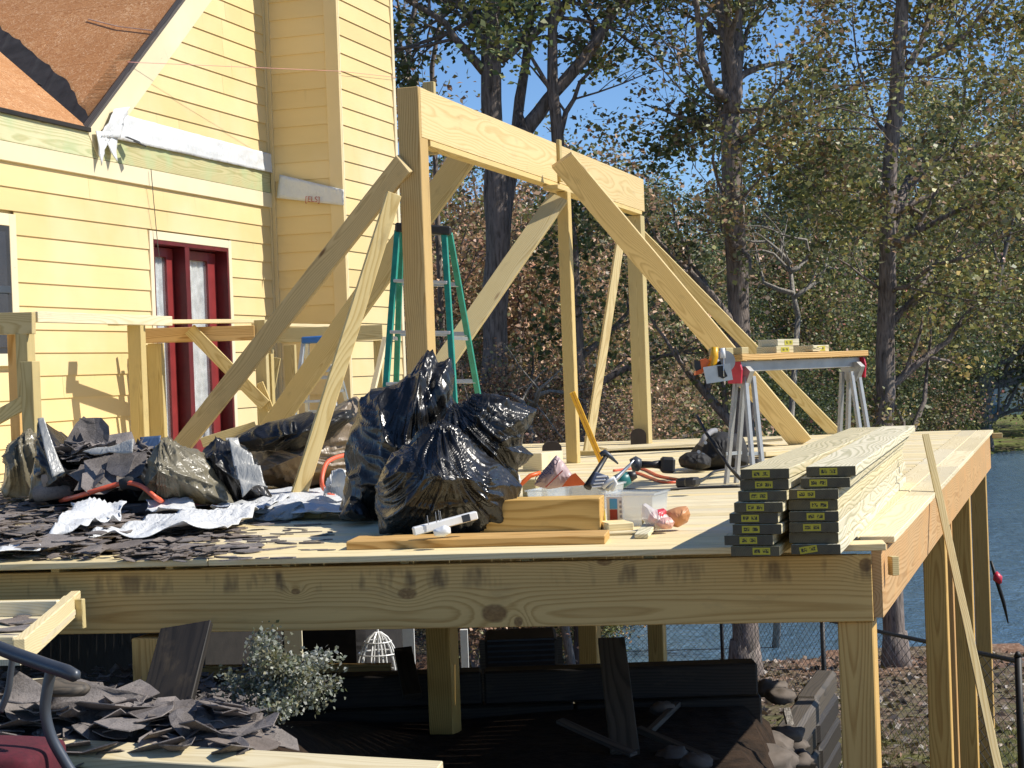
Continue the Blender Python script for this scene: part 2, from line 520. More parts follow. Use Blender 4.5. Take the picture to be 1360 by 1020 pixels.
# ---------------------------------------------------------------- terrain and water
WATER_Z = -4.26
def sst(a, b, v):
    t = np.clip((v - a) / (b - a), 0, 1)
    return t * t * (3 - 2 * t)
def ground_z(X, Y):
    X, Y = np.asarray(X, float), np.asarray(Y, float)
    lawn = 0.736 - 3.3 - 0.09 * (np.clip(Y, 5, 28.7) - 10)
    d = np.minimum(np.minimum(Y - 28.7 + .25 * np.sin(X * .7), X - (0.5 + .05 * (Y - 28))), (60 + 1.4 * (np.minimum(X, 24.3 + .25 * (X - 24.3)) - 5.7) - Y) * .58)
    far = WATER_Z + .12 + .055 * np.clip(-d, 0, 60)
    out = np.where(Y < 28.7, lawn, far)
    z = np.where(d > 0, WATER_Z - np.minimum(.9, .3 * d), np.where(Y < 28.7, np.maximum(lawn, WATER_Z + .02), out))
    kx = sst(-1.05, -.45, X)
    terr = (-0.6 - 0.183 * (np.clip(Y, 6.5, 9.9) - 6.5)) * (1 - kx) - 1.21 * kx
    edge = .93 + .145 * (Y - 6.5)
    k = sst(9.95, 10.35, Y) 
    k = np.maximum(k, sst(-.1, .32, X - edge))
    near = terr * (1 - k) + lawn * k
    z = np.where(Y < 12, near, z)
    return z + .03 * np.sin(X * 2.1 + Y * 1.3) * np.sin(Y * 2.7 - X) * (Y < 28)
xs = np.concatenate([np.arange(-80, -9, 3), np.arange(-9, 11, .16), np.arange(11, 40, 1.0), np.arange(40, 151, 5)])
ys = np.concatenate([np.arange(-60, -8, 4), np.arange(-8, 3, 1.0), np.arange(3, 15, .16), np.arange(15, 31, .3), np.arange(31, 120, 1.3), np.arange(120, 420, 12)])
GX, GY = np.meshgrid(xs, ys)
GZ = ground_z(GX, GY)
nx, ny = len(xs), len(ys)
verts = np.stack([GX, GY, GZ], -1).reshape(-1, 3)
ii = (np.arange(ny - 1)[:, None] * nx + np.arange(nx - 1)[None]).reshape(-1)
faces = np.stack([ii, ii + 1, ii + nx + 1, ii + nx], -1)
def np_mesh(name, verts, faces):
    me = bpy.data.meshes.new(name)
    nv, nf, k = len(verts), len(faces), faces.shape[1]
    me.vertices.add(nv); me.vertices.foreach_set('co', verts.astype(np.float32).ravel())
    me.loops.add(nf * k); me.loops.foreach_set('vertex_index', faces.astype(np.int32).ravel())
    me.polygons.add(nf); me.polygons.foreach_set('loop_start', np.arange(0, nf * k, k, dtype=np.int32))
    try: me.polygons.foreach_set('loop_total', np.full(nf, k, np.int32))
    except Exception: pass
    me.update(calc_edges=True)
    return me
def ground_mat():
    t = NT('lawn_soil_and_leaf_litter')
    p = t.pos()
    x, y, z = t.sep(p)
    n1 = t.noise(p, 1.1, 5, .6); n2 = t.noise(p, 9, 4, .65); n3 = t.vor(p, 22, out='Color')
    grass = t.ramp(n2, [(.3, (.045, .055, .018)), (.55, (.13, .13, .045)), (.75, (.21, .19, .08))])
    lv = t.sep(n3)
    litter = t.ramp(lv[0], [(0, (.05, .034, .022)), (.4, (.12, .082, .055)), (.75, (.18, .13, .095)), (1, (.25, .20, .16))])
    clay = t.ramp(n2, [(.3, (.25, .12, .07)), (.7, (.42, .23, .14))])
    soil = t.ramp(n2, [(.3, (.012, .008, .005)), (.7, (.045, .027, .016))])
    col = t.mix(t.range(n1, .44, .58), grass, litter)
    shore = t.math('MULTIPLY', t.range(y, 23.5, 26.5), t.range(y, 29.5, 31, 1, 0))
    col = t.mix(t.math('MULTIPLY', shore, t.range(t.noise(p, .8, 3), .42, .55)), col, clay)
    litterk = t.math('MULTIPLY', t.range(y, 18, 23), t.range(y, 30, 34, 1, 0))
    col = t.mix(t.math('MULTIPLY', litterk, .6), col, litter)
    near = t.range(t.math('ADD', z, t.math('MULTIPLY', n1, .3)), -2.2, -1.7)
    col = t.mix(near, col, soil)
    farg = t.range(y, 60, 70)
    col = t.mix(farg, col, t.mix(t.range(n1, .4, .6), (.16, .20, .05), (.12, .10, .05)))
    yard = t.range(y, 4.4, 3.4)  # unseen pale ground behind the camera, added to bounce warm light onto shaded fronts
    col = t.mix(yard, col, t.mix(t.range(n1, .35, .6), (.42, .29, .16), (.34, .25, .13)))
    t.bump(t.math('ADD', n2, t.math('MULTIPLY', lv[0], .5)), .6, .05)
    return t.fin(col, .95, 0, .2)
g = mesh_obj('ground', np_mesh('ground', verts, faces), ground_mat(), smooth=True)
tag(g, 'sloping yard ground of soil, thin grass and leaf litter running down to the pond', kind='structure')
def water_mat():
    t = NT('pond_water')
    p = t.pos()
    v = t.scale(p, (1.0, .32, 1))
    n = t.math('ADD', t.noise(v, 3.2, 4, .6, .6), t.math('MULTIPLY', t.noise(v, .7, 3), .8))
    t.bump(n, .5, .22)
    m = t.fin(t.mix(t.range(t.noise(p, .12, 3), .35, .65), (.075, .15, .24), (.11, .195, .285)), .10, 0, .5)  # blue of the reflected sky is put into the base colour
    t.b.inputs['IOR'].default_value = 1.33
    return m
w = mk('pond_water', [(-60, 28, WATER_Z), (160, 28, WATER_Z), (160, 140, WATER_Z), (-60, 140, WATER_Z)], [(0, 1, 2, 3)], water_mat())
tag(w, 'rippled blue pond water behind the deck', kind='structure')

# ---------------------------------------------------------------- axes of the house and deck
A17 = math.atan(730 / F_PX)
WD = Vector((math.sin(A17), math.cos(A17), 0))        # along the house wall, away from us
ND = Vector((math.cos(A17), -math.sin(A17), 0))       # out of the house wall, to the right
Z = Vector((0, 0, 1))
P0 = Vector((-3.2, 17, 0))
def wt(x, y, off=0.0):
    """pixel -> (t along wall, z) on the wall plane"""
    p = on_plane(x, y, P0 + ND * off, ND)
    return (p - P0).dot(WD), p.z
def wp(t, z, off=0.0): return P0 + WD * t + ND * off + Z * z

house = thing('yellow_house', 'yellow lap sided house with chimney, red door and bare sheathed roof', 'house', wp(0, 0))
def lap(parent, O, d, n, tb0, tb1, tt0, tt1, z0, z1, mat=SIDING, name='siding_board', b=.0165, a=.004):
    """one tapered lap board: thick lower edge standing proud"""
    def q(t, z, o): return O + d * t + n * o + Z * z
    W = frame(q(tb0, z0, 0), q(tb1, z0, 0), Z)
    zt = z1 + .03
    return hexa(name, [q(tb0, z0, -.004), q(tb1, z0, -.004), q(tb1, z0, b), q(tb0, z0, b)],
                [q(tt0, zt, -.004), q(tt1, zt, -.004), q(tt1, zt, a - .003), q(tt0, zt, a - .003)], mat, parent, W)
def slab(parent, O, d, n, t0, t1, z0, z1, o0, o1, mat, name, label=None):
    def q(t, z, o): return O + d * t + n * o + Z * z
    W = frame(q(t0, (z0 + z1) / 2, (o0 + o1) / 2), q(t1, (z0 + z1) / 2, (o0 + o1) / 2), Z)
    me_v, me_f = boxvf((t1 - t0, z1 - z0, o1 - o0), .003)
    ob = mk(name, me_v, me_f, mat, parent, W)
    if label: ob['label'] = label
    return ob
T_CH = wt(360, 300)[0]
Z_EAVE = wt(110, 168)[1]
Z_TRIM0, Z_TRIM1 = wt(170, 243)[1], wt(170, 220)[1]
EXP = .195
T_LEFT = -5.4
tw1 = wt(13, 400)[0]; zw0, zw1 = wt(6, 470)[1], wt(6, 300)[1]
td0, td1 = wt(207, 430)[0], wt(303, 430)[0]; zd1 = wt(255, 327)[1]
for (a_, b__, c_, d_) in ((T_LEFT, td0 - .03, -.06, Z_TRIM1), (td1 + .03, T_CH + 2.6, -.06, Z_TRIM1), (td0 - .03, td1 + .03, zd1 + .02, Z_TRIM1)):
    slab(house, P0, WD, ND, a_, b__, c_, d_, -.25, -.03, TRIM, 'wall_core')
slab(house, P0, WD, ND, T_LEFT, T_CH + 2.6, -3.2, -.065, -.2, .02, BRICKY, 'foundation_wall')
# lower wall courses, broken round the window and the door
z = Z_TRIM0 - .012
rows = []
while z > -.1:
    rows.append((z - EXP, z)); z -= EXP
TR = .10
for (a, b_) in rows:
    segs = [(T_LEFT, T_CH)]
    if b_ > zw0 - TR and a < zw1 + TR: segs = [(T_LEFT, tw1 - 1.05), (tw1 + TR, T_CH)]
    if a < zd1 + TR: segs = [s for s0 in segs for s in ([(s0[0], td0 - TR), (td1 + TR, s0[1])] if s0[0] < td0 < s0[1] else [s0])]
    for s0, s1 in segs:
        cut = []
        if s1 - s0 > 2.6 and rng.random() < .75:
            c = s0 + (s1 - s0) * rng.uniform(.3, .7); cut = [(s0, c - .0015), (c + .0015, s1)]
        else: cut = [(s0, s1)]
        for c0, c1 in cut: lap(house, P0, WD, ND, c0, c1, c0, c1, a, b_)
slab(house, P0, WD, ND, T_LEFT, T_CH + .02, Z_TRIM0, Z_TRIM1 - .004, -.02, .034, CREAM, 'frieze_board')
zl1 = wt(170, 187)[1]
slab(house, P0, WD, ND, T_LEFT, wt(150, 200)[0], Z_TRIM1, zl1, -.02, .030, LEDGW, 'ledger_board')
slab(house, P0, WD, ND, wt(150, 200)[0] + .003, T_CH + .02, Z_TRIM1, zl1, -.02, .030, LEDGW, 'ledger_board')
slab(house, P0, WD, ND, wt(125, 180)[0], T_CH + .02, zl1 + .004, zl1 + .045, -.02, .03, OSB, 'roof_sheathing_edge')
# upper gable wall
tr0, zr0 = wt(120, 160); tr1, zr1 = wt(240, 0)
slope = (zr1 - zr0) / (tr1 - tr0)
ZTOP = 6.6
def rake_t(z): return tr0 + (z - zr0) / slope
hexa('gable_wall_core', [wp(rake_t(zl1), zl1, -.25), wp(T_CH + 2.6, zl1, -.25), wp(T_CH + 2.6, zl1, -.03), wp(rake_t(zl1), zl1, -.03)],
     [wp(rake_t(ZTOP), ZTOP, -.25), wp(T_CH + 2.6, ZTOP, -.25), wp(T_CH + 2.6, ZTOP, -.03), wp(rake_t(ZTOP), ZTOP, -.03)], TRIM, house)
RK = .30
z = zl1 + .13
while z < ZTOP - .3:
    t0, t1 = rake_t(z) + RK, rake_t(z + EXP + .03) + RK
    e = T_CH
    if t1 < e - .05:
        if e - t0 > 1.6 and rng.random() < .6:
            c = t0 + (e - t0) * rng.uniform(.35, .65)
            lap(house, P0, WD, ND, t0, c - .0015, t1, c - .0015, z, z + EXP)
            lap(house, P0, WD, ND, c + .0015, e, c + .0015, e, z, z + EXP)
        else: lap(house, P0, WD, ND, t0, e, t1, e, z, z + EXP)
    z += EXP
ra = wp(rake_t(zr0 - .1), zr0 - .1, .012); rb = wp(rake_t(ZTOP), ZTOP, .012)
rdir = (rb - ra).normalized(); rperp = rdir.cross(ND).normalized()
if rperp.z > 0: rperp = -rperp
board('rake_board', ra + rperp * .14, rb + rperp * .14, .30, .05, rperp, CREAM, house)
board('drip_edge', ra + rperp * -.012 + ND * .01, rb + rperp * -.012 + ND * .01, .03, .075, rperp, OLDW, house)
# chimney
CO = wp(T_CH, 0)
CW = .85
CF = CO + ND * CW
tcf1 = (on_plane(522, 100, CF, ND) - CF).dot(WD)
slab(house, CO, ND, -WD, -.02, CW - .02, -.1, ZTOP, -.35, -.03, SIDING, 'chimney_core')
slab(house, CF, WD, ND, .02, tcf1 - .02, -.1, ZTOP, -.35, -.03, SIDING, 'chimney_core')
zc0 = (on_plane(420, 252, CO, WD)).z
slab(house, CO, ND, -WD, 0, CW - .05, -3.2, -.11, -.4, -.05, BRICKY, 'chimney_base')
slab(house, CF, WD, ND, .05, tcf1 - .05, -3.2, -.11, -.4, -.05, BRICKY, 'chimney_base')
z = -.05
while z < ZTOP - .3:
    lap(house, CO, ND, -WD, .075, CW - .125, .075, CW - .125, z, z + EXP, name='chimney_siding_board')
    lap(house, CF, WD, ND, .045, tcf1 - .07, .045, tcf1 - .07, z - .01, z + EXP - .01, name='chimney_siding_board')
    z += EXP
slab(house, CO, ND, -WD, .03, .075, -.1, ZTOP, -.03, .03, TRIM, 'corner_board')
slab(house, CO, ND, -WD, CW - .125, CW + .028, -.1, ZTOP, -.03, .026, TRIM, 'corner_board')
slab(house, CF, WD, ND, -.0, .045, -.1, ZTOP, -.03, .028, CREAM, 'corner_board')
slab(house, CF, WD, ND, tcf1 - .07, tcf1, -.1, ZTOP, -.03, .028, CREAM, 'corner_board')
slab(house, P0, WD, ND, T_CH - .05, T_CH + .0, -.1, ZTOP, -.03, .030, TRIM, 'corner_board')
# house wrap flashing strips
def wrinkled(name, corners, nu, nv, mat, parent, amp=.012, thick=.0, seed=0, normal=None, ragged=0.0, label=None):
    a, b, c, d = [Vector(p) for p in corners]
    n = normal or (b - a).cross(d - a).normalized()
    v, f = [], []
    for j in range(nv + 1):
        for i in range(nu + 1):
            u_, w_ = i / nu, j / nv
            p = a.lerp(b, u_).lerp(d.lerp(c, u_), w_)
            q = p * 5 + Vector((seed * 7.3, seed, 0))
            h = mnoise.noise(q) + .5 * mnoise.noise(q * 2.7) + .6 * (1 - abs(mnoise.noise(q * 1.7)) * 2)
            p = p + n * (h * amp)
            if ragged and j == 0: p += (a - d).normalized() * ragged * mnoise.noise(q * 3)
            v.append(p)
    for j in range(nv):
        for i in range(nu):
            k = j * (nu + 1) + i
            f.append((k, k + 1, k + nu + 2, k + nu + 1))
    cen = sum((Vector(p) for p in v), Vector()) / len(v)
    W = Matrix.Translation(cen)
    o = mk(name, [Vector(p) - cen for p in v], f, mat, parent, W, smooth=True)
    if label: o['label'] = label
    md = o.modifiers.new('thickness', 'SOLIDIFY'); md.thickness = thick or .004; md.offset = 0
    return o
tm0, tm1 = wt(146, 170)[0], T_CH + .10
zm = [wt(200, 197)[1], wt(200, 163)[1]]
wrinkled('house_wrap_strip', [wp(tm0, zm[0], .055), wp(tm1, zm[0] + .01, .05), wp(tm1 - .04, zm[1] - .03, .04), wp(tm0, zm[1], .045)], 60, 8, WRAP, house, .014, .006, 3, ND, label='bright white house wrap strip over the ledger board')
wrinkled('house_wrap_flap', [wp(tm0 - .30, zm[0] - .02, .07), wp(tm0 + .02, zm[0] + .01, .07), wp(tm0 + .25, zm[1] + .08, .06), wp(tm0 - .05, zm[1] + .02, .055)], 8, 8, WRAP, house, .03, .006, 5, ND)
wrinkled('house_wrap_flap', [wp(tm0 - .34, zm[0] - .28, .09), wp(tm0 - .28, zm[0] - .16, .075), wp(tm0 - .05, zm[0] + .05, .07), wp(tm0 - .37, zm[0] + .03, .06)], 6, 6, WRAP, house, .02, .006, 6, ND)
wrinkled('house_wrap_flap', [wp(tm0 - .10, zm[0] - .22, .1), wp(tm0 - .05, zm[0] - .14, .08), wp(tm0 + .01, zm[0] + .05, .07), wp(tm0 - .25, zm[0] + .04, .06)], 6, 6, WRAP, house, .02, .006, 8, ND)
cc = [on_plane(*p, CO - WD * .05, WD) for p in ((368, 263), (457, 273), (457, 252), (372, 232))]
wrinkled('house_wrap_strip', cc, 24, 6, WRAP, house, .012, .005, 9, -WD, label='shaded white house wrap strip round the chimney')
inkred = plain('faded_red_ink', (.42, .10, .08), .7)
def text_mesh(body, size, mat, parent, W, ext=.0008):
    cu = bpy.data.curves.new('print', 'FONT'); cu.body = body; cu.size = size; cu.extrude = ext; cu.align_x = 'CENTER'; cu.align_y = 'CENTER'
    tmp = bpy.data.objects.new('print', cu); COL.objects.link(tmp)
    bpy.context.view_layer.update()
    dg = bpy.context.evaluated_depsgraph_get()
    me = bpy.data.meshes.new_from_object(tmp.evaluated_get(dg))
    bpy.data.objects.remove(tmp); bpy.data.curves.remove(cu)
    me.materials.clear()
    return mesh_obj('lettering', me, mat, parent, W)
fx = ND; fz = -WD; fy = fz.cross(fx)
pp = on_plane(415, 265, CO - WD * .085, WD)
text_mesh('[ELS]', .085, inkred, house, Matrix(((fx.x, fy.x, fz.x, pp.x), (fx.y, fy.y, fz.y, pp.y), (fx.z, fy.z, fz.z, pp.z), (0, 0, 0, 1))) @ Matrix.Rotation(R(-5), 4, 'Z'))
# roof planes (bare sheathing sheets)
V0 = wp(rake_t(Z_EAVE), Z_EAVE, .02)
up = (WD + Z * slope).normalized()
sB = .60
upB = (-ND + Z * sB).normalized()
def sheet(parent, c4, nrm, mat, name, th=.012):
    b4 = [p - nrm * th for p in c4]
    W = frame((c4[0] + c4[3]) / 2, (c4[1] + c4[2]) / 2, c4[3] - c4[0])
    return hexa(name, b4, c4, mat, parent, W)
nA = (-ND).cross(up); nA = nA if nA.z > 0 else -nA
nB = WD.cross(upB); nB = nB if nB.z > 0 else -nB
SH = 1.22
LA = math.hypot(1, slope)
amax = (ZTOP - Z_EAVE) / slope
k = 0
s = 0.0
while s < amax * LA:
    e = min(s + SH - .004, amax * LA)
    off = 0 if k % 2 == 0 else -1.2
    for j in range(4):
        b0, b1 = max(0, off + j * 2.44), off + (j + 1) * 2.44 - .004
        sheet(house, [V0 - ND * b0 + up * s, V0 - ND * b1 + up * s, V0 - ND * b1 + up * e, V0 - ND * b0 + up * e], nA, OSB, 'roof_sheathing_panel')
    s += SH; k += 1
for j in range(3):
    for i in range(3):
        t0, t1 = -2.44 * j, -2.44 * (j + 1) + .004
        s0, s1 = 1.22 * i, 1.22 * (i + 1) - .004
        ex = 4.2 if j == 0 else 0
        sheet(house, [V0 + WD * (t0 + ex) + upB * s0, V0 + WD * t1 + upB * s0, V0 + WD * t1 + upB * s1, V0 + WD * (t0 + ex) + upB * s1], nB, OSB, 'roof_sheathing_panel')
va = slope / sB
vdir = (WD + -ND * va + Z * slope).normalized()
fv, ff = [], []
N = 46
for i in range(N + 1):
    u_ = i / N * 4.4
    rr = .10 + .22 * min(1, u_ / .8) + .05 * mnoise.noise(Vector((u_ * 4, 0, 0))) + .035 * mnoise.noise(Vector((u_ * 17, 3, 0)))
    a = V0 + vdir * u_ + nA * .006 - up * .03
    fv += [a, a + up * rr + nA * .012 * (1 + mnoise.noise(Vector((u_ * 9, 9, 1))))]
    if i: ff.append((2 * i - 2, 2 * i - 1, 2 * i + 1, 2 * i))
o = mk('torn_valley_felt', fv, ff, BLACKFELT, house)
md = o.modifiers.new('thickness', 'SOLIDIFY'); md.thickness = .006
for i in range(16):
    u_ = rng.uniform(.1, 1.4); q = V0 + vdir * u_ - WD * rng.uniform(.05, .35) * u_ + nB * .02 + Z * 0
    q = q + upB * 0
    # bring onto plane B
    q = q - nB * ((q - V0).dot(nB) - .012)
    m = MB(); L = rng.uniform(.05, .16)
    m.prism([(-L, -.02), (L * .8, -.035), (L, .02), (-.3 * L, .04)], 0, .006)
    fr = frame(q, q + (WD + upB * rng.uniform(-1, 1)), upB)
    m.build('felt_scrap', BLACKFELT, house, fr)
# black gutter line at the eave
board('drip_edge', wp(T_LEFT, Z_EAVE - .03, .045), wp(rake_t(Z_EAVE), Z_EAVE - .03, .045), .04, .03, Z, BLACKB, house)
# window at the left edge
win = slab(house, P0, WD, ND, tw1 - .95, tw1, zw0, zw1, -.029, .02, plain('dark_window_frame', (.03, .03, .032), .5), 'window')
for (a, b_, c, d) in ((tw1, tw1 + TR - .004, zw0 - TR, zw1 + TR), (tw1 - 1.05, tw1 - .95, zw0 - TR, zw1 + TR), (tw1 - .95, tw1, zw1, zw1 + TR), (tw1 - .95, tw1, zw0 - TR, zw0)):
    slab(house, P0, WD, ND, a, b_, c, d, -.029, .026, CREAM, 'window_trim')
for z0_, z1_ in ((zw0 + .05, (zw0 + zw1) / 2 - .03), ((zw0 + zw1) / 2 + .03, zw1 - .05)):
    q = slab(win, P0, WD, ND, tw1 - .9, tw1 - .06, z0_, z1_, .021, .026, plain('dim_window_pane', (.045, .04, .042), .22), 'pane')
slab(win, P0, WD, ND, tw1 - .92, tw1 - .03, (zw0 + zw1) / 2 - .03, (zw0 + zw1) / 2 + .03, .0205, .036, GREYMET, 'meeting_rail')
# red double door, set back in its opening
dw = td1 - td0
DR = -.115
door = slab(house, P0, WD, ND, td0 + .01, td1 - .01, -.03, zd1 - .01, DR - .10, DR - .06, SHADEDRED, 'double_door')
for (a, b_, c, d) in ((td0 - TR + .004, td0 - .03, -.02, zd1 + TR), (td1 + .03, td1 + TR - .004, -.02, zd1 + TR), (td0 - .03, td1 + .03, zd1 + .02, zd1 + TR)):
    slab(house, P0, WD, ND, a, b_, c, d, -.029, .024, CREAM, 'door_trim')
LITRED = plain('lit_red_door_paint', (.23, .03, .03), .4, var=.12)  # same door red made lighter, sunlight on the stiles put into the colour
for (a, b_, c, d) in ((td0 - .03, td0 + .0, -.02, zd1 + .02), (td1 - .0, td1 + .03, -.02, zd1 + .02), (td0, td1, zd1 - .02, zd1 + .02), (td0 + dw * .40, td0 + dw * .46, 0, zd1 - .02)):
    slab(door, P0, WD, ND, a, b_, c, d, DR - .05, .018, SHADEDRED, 'jamb')
for (a, b_) in ((td0 + .005, td0 + dw * .395), (td0 + dw * .465, td1 - .005)):
    w_ = b_ - a
    for (c, d, e, f_) in ((a, a + .05, .0, zd1 - .03), (b_ - w_ * .22, b_, .0, zd1 - .03), (a + .05, b_ - w_ * .22, .0, .14), (a + .05, b_ - w_ * .22, zd1 - .12, zd1 - .03)):
        slab(door, P0, WD, ND, c, d, e, f_, DR - .055, DR, LITRED, 'stile')
    slab(door, P0, WD, ND, a + .05, b_ - w_ * .22, .14, zd1 - .12, DR - .028, DR - .022, GLASS, 'glass_pane')
    v, f = [], []
    for i in range(41):
        u_ = i / 40; tt = a + .05 + (w_ * .78 - .05) * u_; oo = DR - .042 + .007 * math.sin(u_ * 30)
        v += [wp(tt, .14, oo), wp(tt, zd1 - .12, oo)]
        if i: f.append((2 * i - 2, 2 * i, 2 * i + 1, 2 * i - 1))
    mk('curtain', v, f, CURTAIN, door)
# loose cable hanging down the wall and a mason's line across the gable
m = MB(); m.tube([wp(*wt(193, 225), .06), wp(*wt(196, 260), .06), wp(*wt(203, 330), .055), wp(*wt(206, 345), .05)], .004, 5)
tag(m.build('hanging_wire', OLDW), 'thin loose wire hanging down the yellow wall above the red door', 'wire')
m = MB(); m.tube([wp(*wt(163, 83), .05), CF + WD * (tcf1 * .0) + ND * .05 + Z * on_plane(455, 98, CF, ND).z, CF + WD * tcf1 + ND * .04 + Z * on_plane(524, 104, CF, ND).z], .0028, 4)
tag(m.build('string_line', plain('pink_string', (.75, .35, .30), .7)), 'pink string line stretched across the gable siding and chimney', 'string')
m = MB(); pts = [V0 - ND * .6 + up * 2.0 + Z * .05]
m.tube([V0 + up * 1.72 + nA * .02 - ND * .02, V0 + up * 1.9 - ND * .5 + nA * .02, V0 + up * 2.15 - ND * .95 + nA * .015], .006, 5)
tag(m.build('roof_cord', plain('pale_cord', (.6, .5, .42), .7)), 'pale cord lying on the bare roof sheathing', 'cord')

# ---------------------------------------------------------------- the deck
C0 = at_z(1165, 722, 0); CL = at_z(56, 748, 0)
E1 = (C0 - CL).normalized()                 # along the front beam, to the right
RN = at(1170, 732, C0.y)                    # rim top, near end
RF = at_z(1314.5, 571.4, 0)
RDIR = Vector((RF.x - RN.x, RF.y - RN.y, 0)).normalized()
RNRM = Vector((RDIR.y, -RDIR.x, 0))         # outwards, right
Z3 = Z
deck = thing('deck', 'raised deck of new yellow pine boards on square posts', 'deck', C0)
BW, BG, BT = .138, .005, .028
back = Vector((-E1.y, E1.x, 0))
def line_x(P, d, Q, e):
    """intersection of horizontal lines P+s*d and Q+r*e -> s"""
    den = d.x * e.y - d.y * e.x
    return ((Q.x - P.x) * e.y - (Q.y - P.y) * e.x) / den
PFW = .285
PFO = RN - RNRM * (PFW - .028)
nrow = 0
s = BW / 2
dlen = 9.9
while s < dlen:
    P = C0 + back * s - Z * (BT / 2)
    r = line_x(P, E1, PFO, RDIR)
    l = line_x(P, E1, wp(0, 0, .06), WD)
    a, b_ = P + E1 * l, P + E1 * (r if s > .2 else r + .27)
    tot = (b_ - a).length
    j = rng.uniform(.3, .7)
    mid = a.lerp(b_, j)
    for q0, q1 in ((a, mid - E1 * .0015), (mid + E1 * .0015, b_)):
        dz = Z * rng.uniform(-.0012, .0012)
        board('decking_board', q0 + dz, q1 + dz, BW, BT, back, DECKW, deck)
    s += BW + BG
    nrow += 1
# border boards along the right rim
rl = (RF - RN).length
cuts = [.25, 2.3, 4.6, 6.4, 8.4, rl + .02]
for i in range(len(cuts) - 1):
    for q in range(2):
        w2 = (PFW - .005) / 2
        o_ = -RNRM * (w2 * (q + .5) + .004 * q - .03)
        a = Vector((RN.x, RN.y, -BT / 2 + .003)) + o_ + RDIR * (cuts[i] + (.3 * q if 0 < i else 0))
        b_ = Vector((RN.x, RN.y, -BT / 2 + .003)) + o_ + RDIR * (cuts[i + 1] - .003 + (.3 * q if i + 1 < len(cuts) - 1 else 0))
        board('border_board', a, b_, w2, BT, RNRM, DECKW, deck)
# front beam
fl, fr_ = at(0, 803, CL.y + .12), at(1159, 781, C0.y)
bl = fl + (fl - fr_).normalized() * 3.4
kn = []
bl_len = (fr_ - bl).length
for (kx, ky, rx, ry) in ((388, 788, .022, .014), (538, 790, .045, .026), (655, 816, .06, .042), (802, 746, .035, .02), (687, 827, .02, .022), (1150, 750, .03, .03)):
    p = at(kx, ky, CL.y + (C0.y - CL.y) * (kx - 56) / 1109)
    kn.append(((p - (bl + fr_) / 2).dot((fr_ - bl).normalized()), p.z - (bl.z + (fr_.z - bl.z) * ((p - bl).dot((fr_ - bl).normalized()) / bl_len)), rx, ry))
BEAMW = wood('front_beam_pine', (.78, .53, .185), (.47, .27, .07), 84, .85, knots=kn, smudge=(.02, .13), knotty=0, warp=.026)  # redder than the deck pine: warm tone of shade put into the colour
nb = (fr_ - bl).normalized()
back_b = Vector((-nb.y, nb.x, 0))
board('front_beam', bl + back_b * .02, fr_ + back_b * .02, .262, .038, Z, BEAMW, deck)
board('front_beam', bl + back_b * .062, fr_ - nb * .05 + back_b * .062, .255, .038, Z, PINE, deck)
# right rim: two tapering lengths
def rim_pt(x, ytop, ybot):
    t_ = on_plane(x, ytop, RN, RNRM); b_ = on_plane(x, ybot, RN, RNRM); return t_, b_
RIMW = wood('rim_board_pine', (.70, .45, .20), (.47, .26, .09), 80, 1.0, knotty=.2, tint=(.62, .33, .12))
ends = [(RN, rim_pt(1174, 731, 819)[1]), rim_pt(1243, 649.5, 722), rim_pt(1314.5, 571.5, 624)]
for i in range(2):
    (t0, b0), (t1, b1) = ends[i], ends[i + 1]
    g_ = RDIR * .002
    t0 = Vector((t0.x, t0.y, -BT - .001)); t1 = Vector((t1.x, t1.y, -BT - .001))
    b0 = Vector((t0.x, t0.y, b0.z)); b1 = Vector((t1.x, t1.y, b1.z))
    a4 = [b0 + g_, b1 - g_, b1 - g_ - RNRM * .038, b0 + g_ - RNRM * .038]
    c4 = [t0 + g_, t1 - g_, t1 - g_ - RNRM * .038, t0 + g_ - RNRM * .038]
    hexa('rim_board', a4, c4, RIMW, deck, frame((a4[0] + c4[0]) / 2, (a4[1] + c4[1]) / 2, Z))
bk = at(1184, 742, C0.y + .12)
m = MB(); m.box((0, 0, 0), (.03, .04, .075), None, .002)
o = m.build('rim_block', PINE_G, deck, frame(Vector((RN.x, RN.y, -.10)) + RDIR * .12 + RNRM * .02 - RDIR * .02, Vector((RN.x, RN.y, -.10)) + RDIR * .12 + RNRM * .05, RDIR))
# joists and back beam under the boards
for i in range(14):
    P = C0 - E1 * (.4 + i * .5) + back * .09 - Z * (.03 + .115)
    board('joist', P, P + RDIR * 9.2, .23, .038, Z, PINE, deck)
Pb = Vector((RF.x, RF.y, -.15))
board('back_beam', Pb - RNRM * .05 - RDIR * .03, Pb - E1 * 8.2 - RDIR * .03, .235, .04, Z, PINE, deck)
m = MB(); m.box((0, 0, 0), (.09, .045, .05), None, .003)
m.build('beam_tail', PINE, deck, frame(Pb + E1 * .0 + RNRM * .01 + Z * .1, Pb + E1 * .1 + RNRM * .02 + Z * .1, Z))
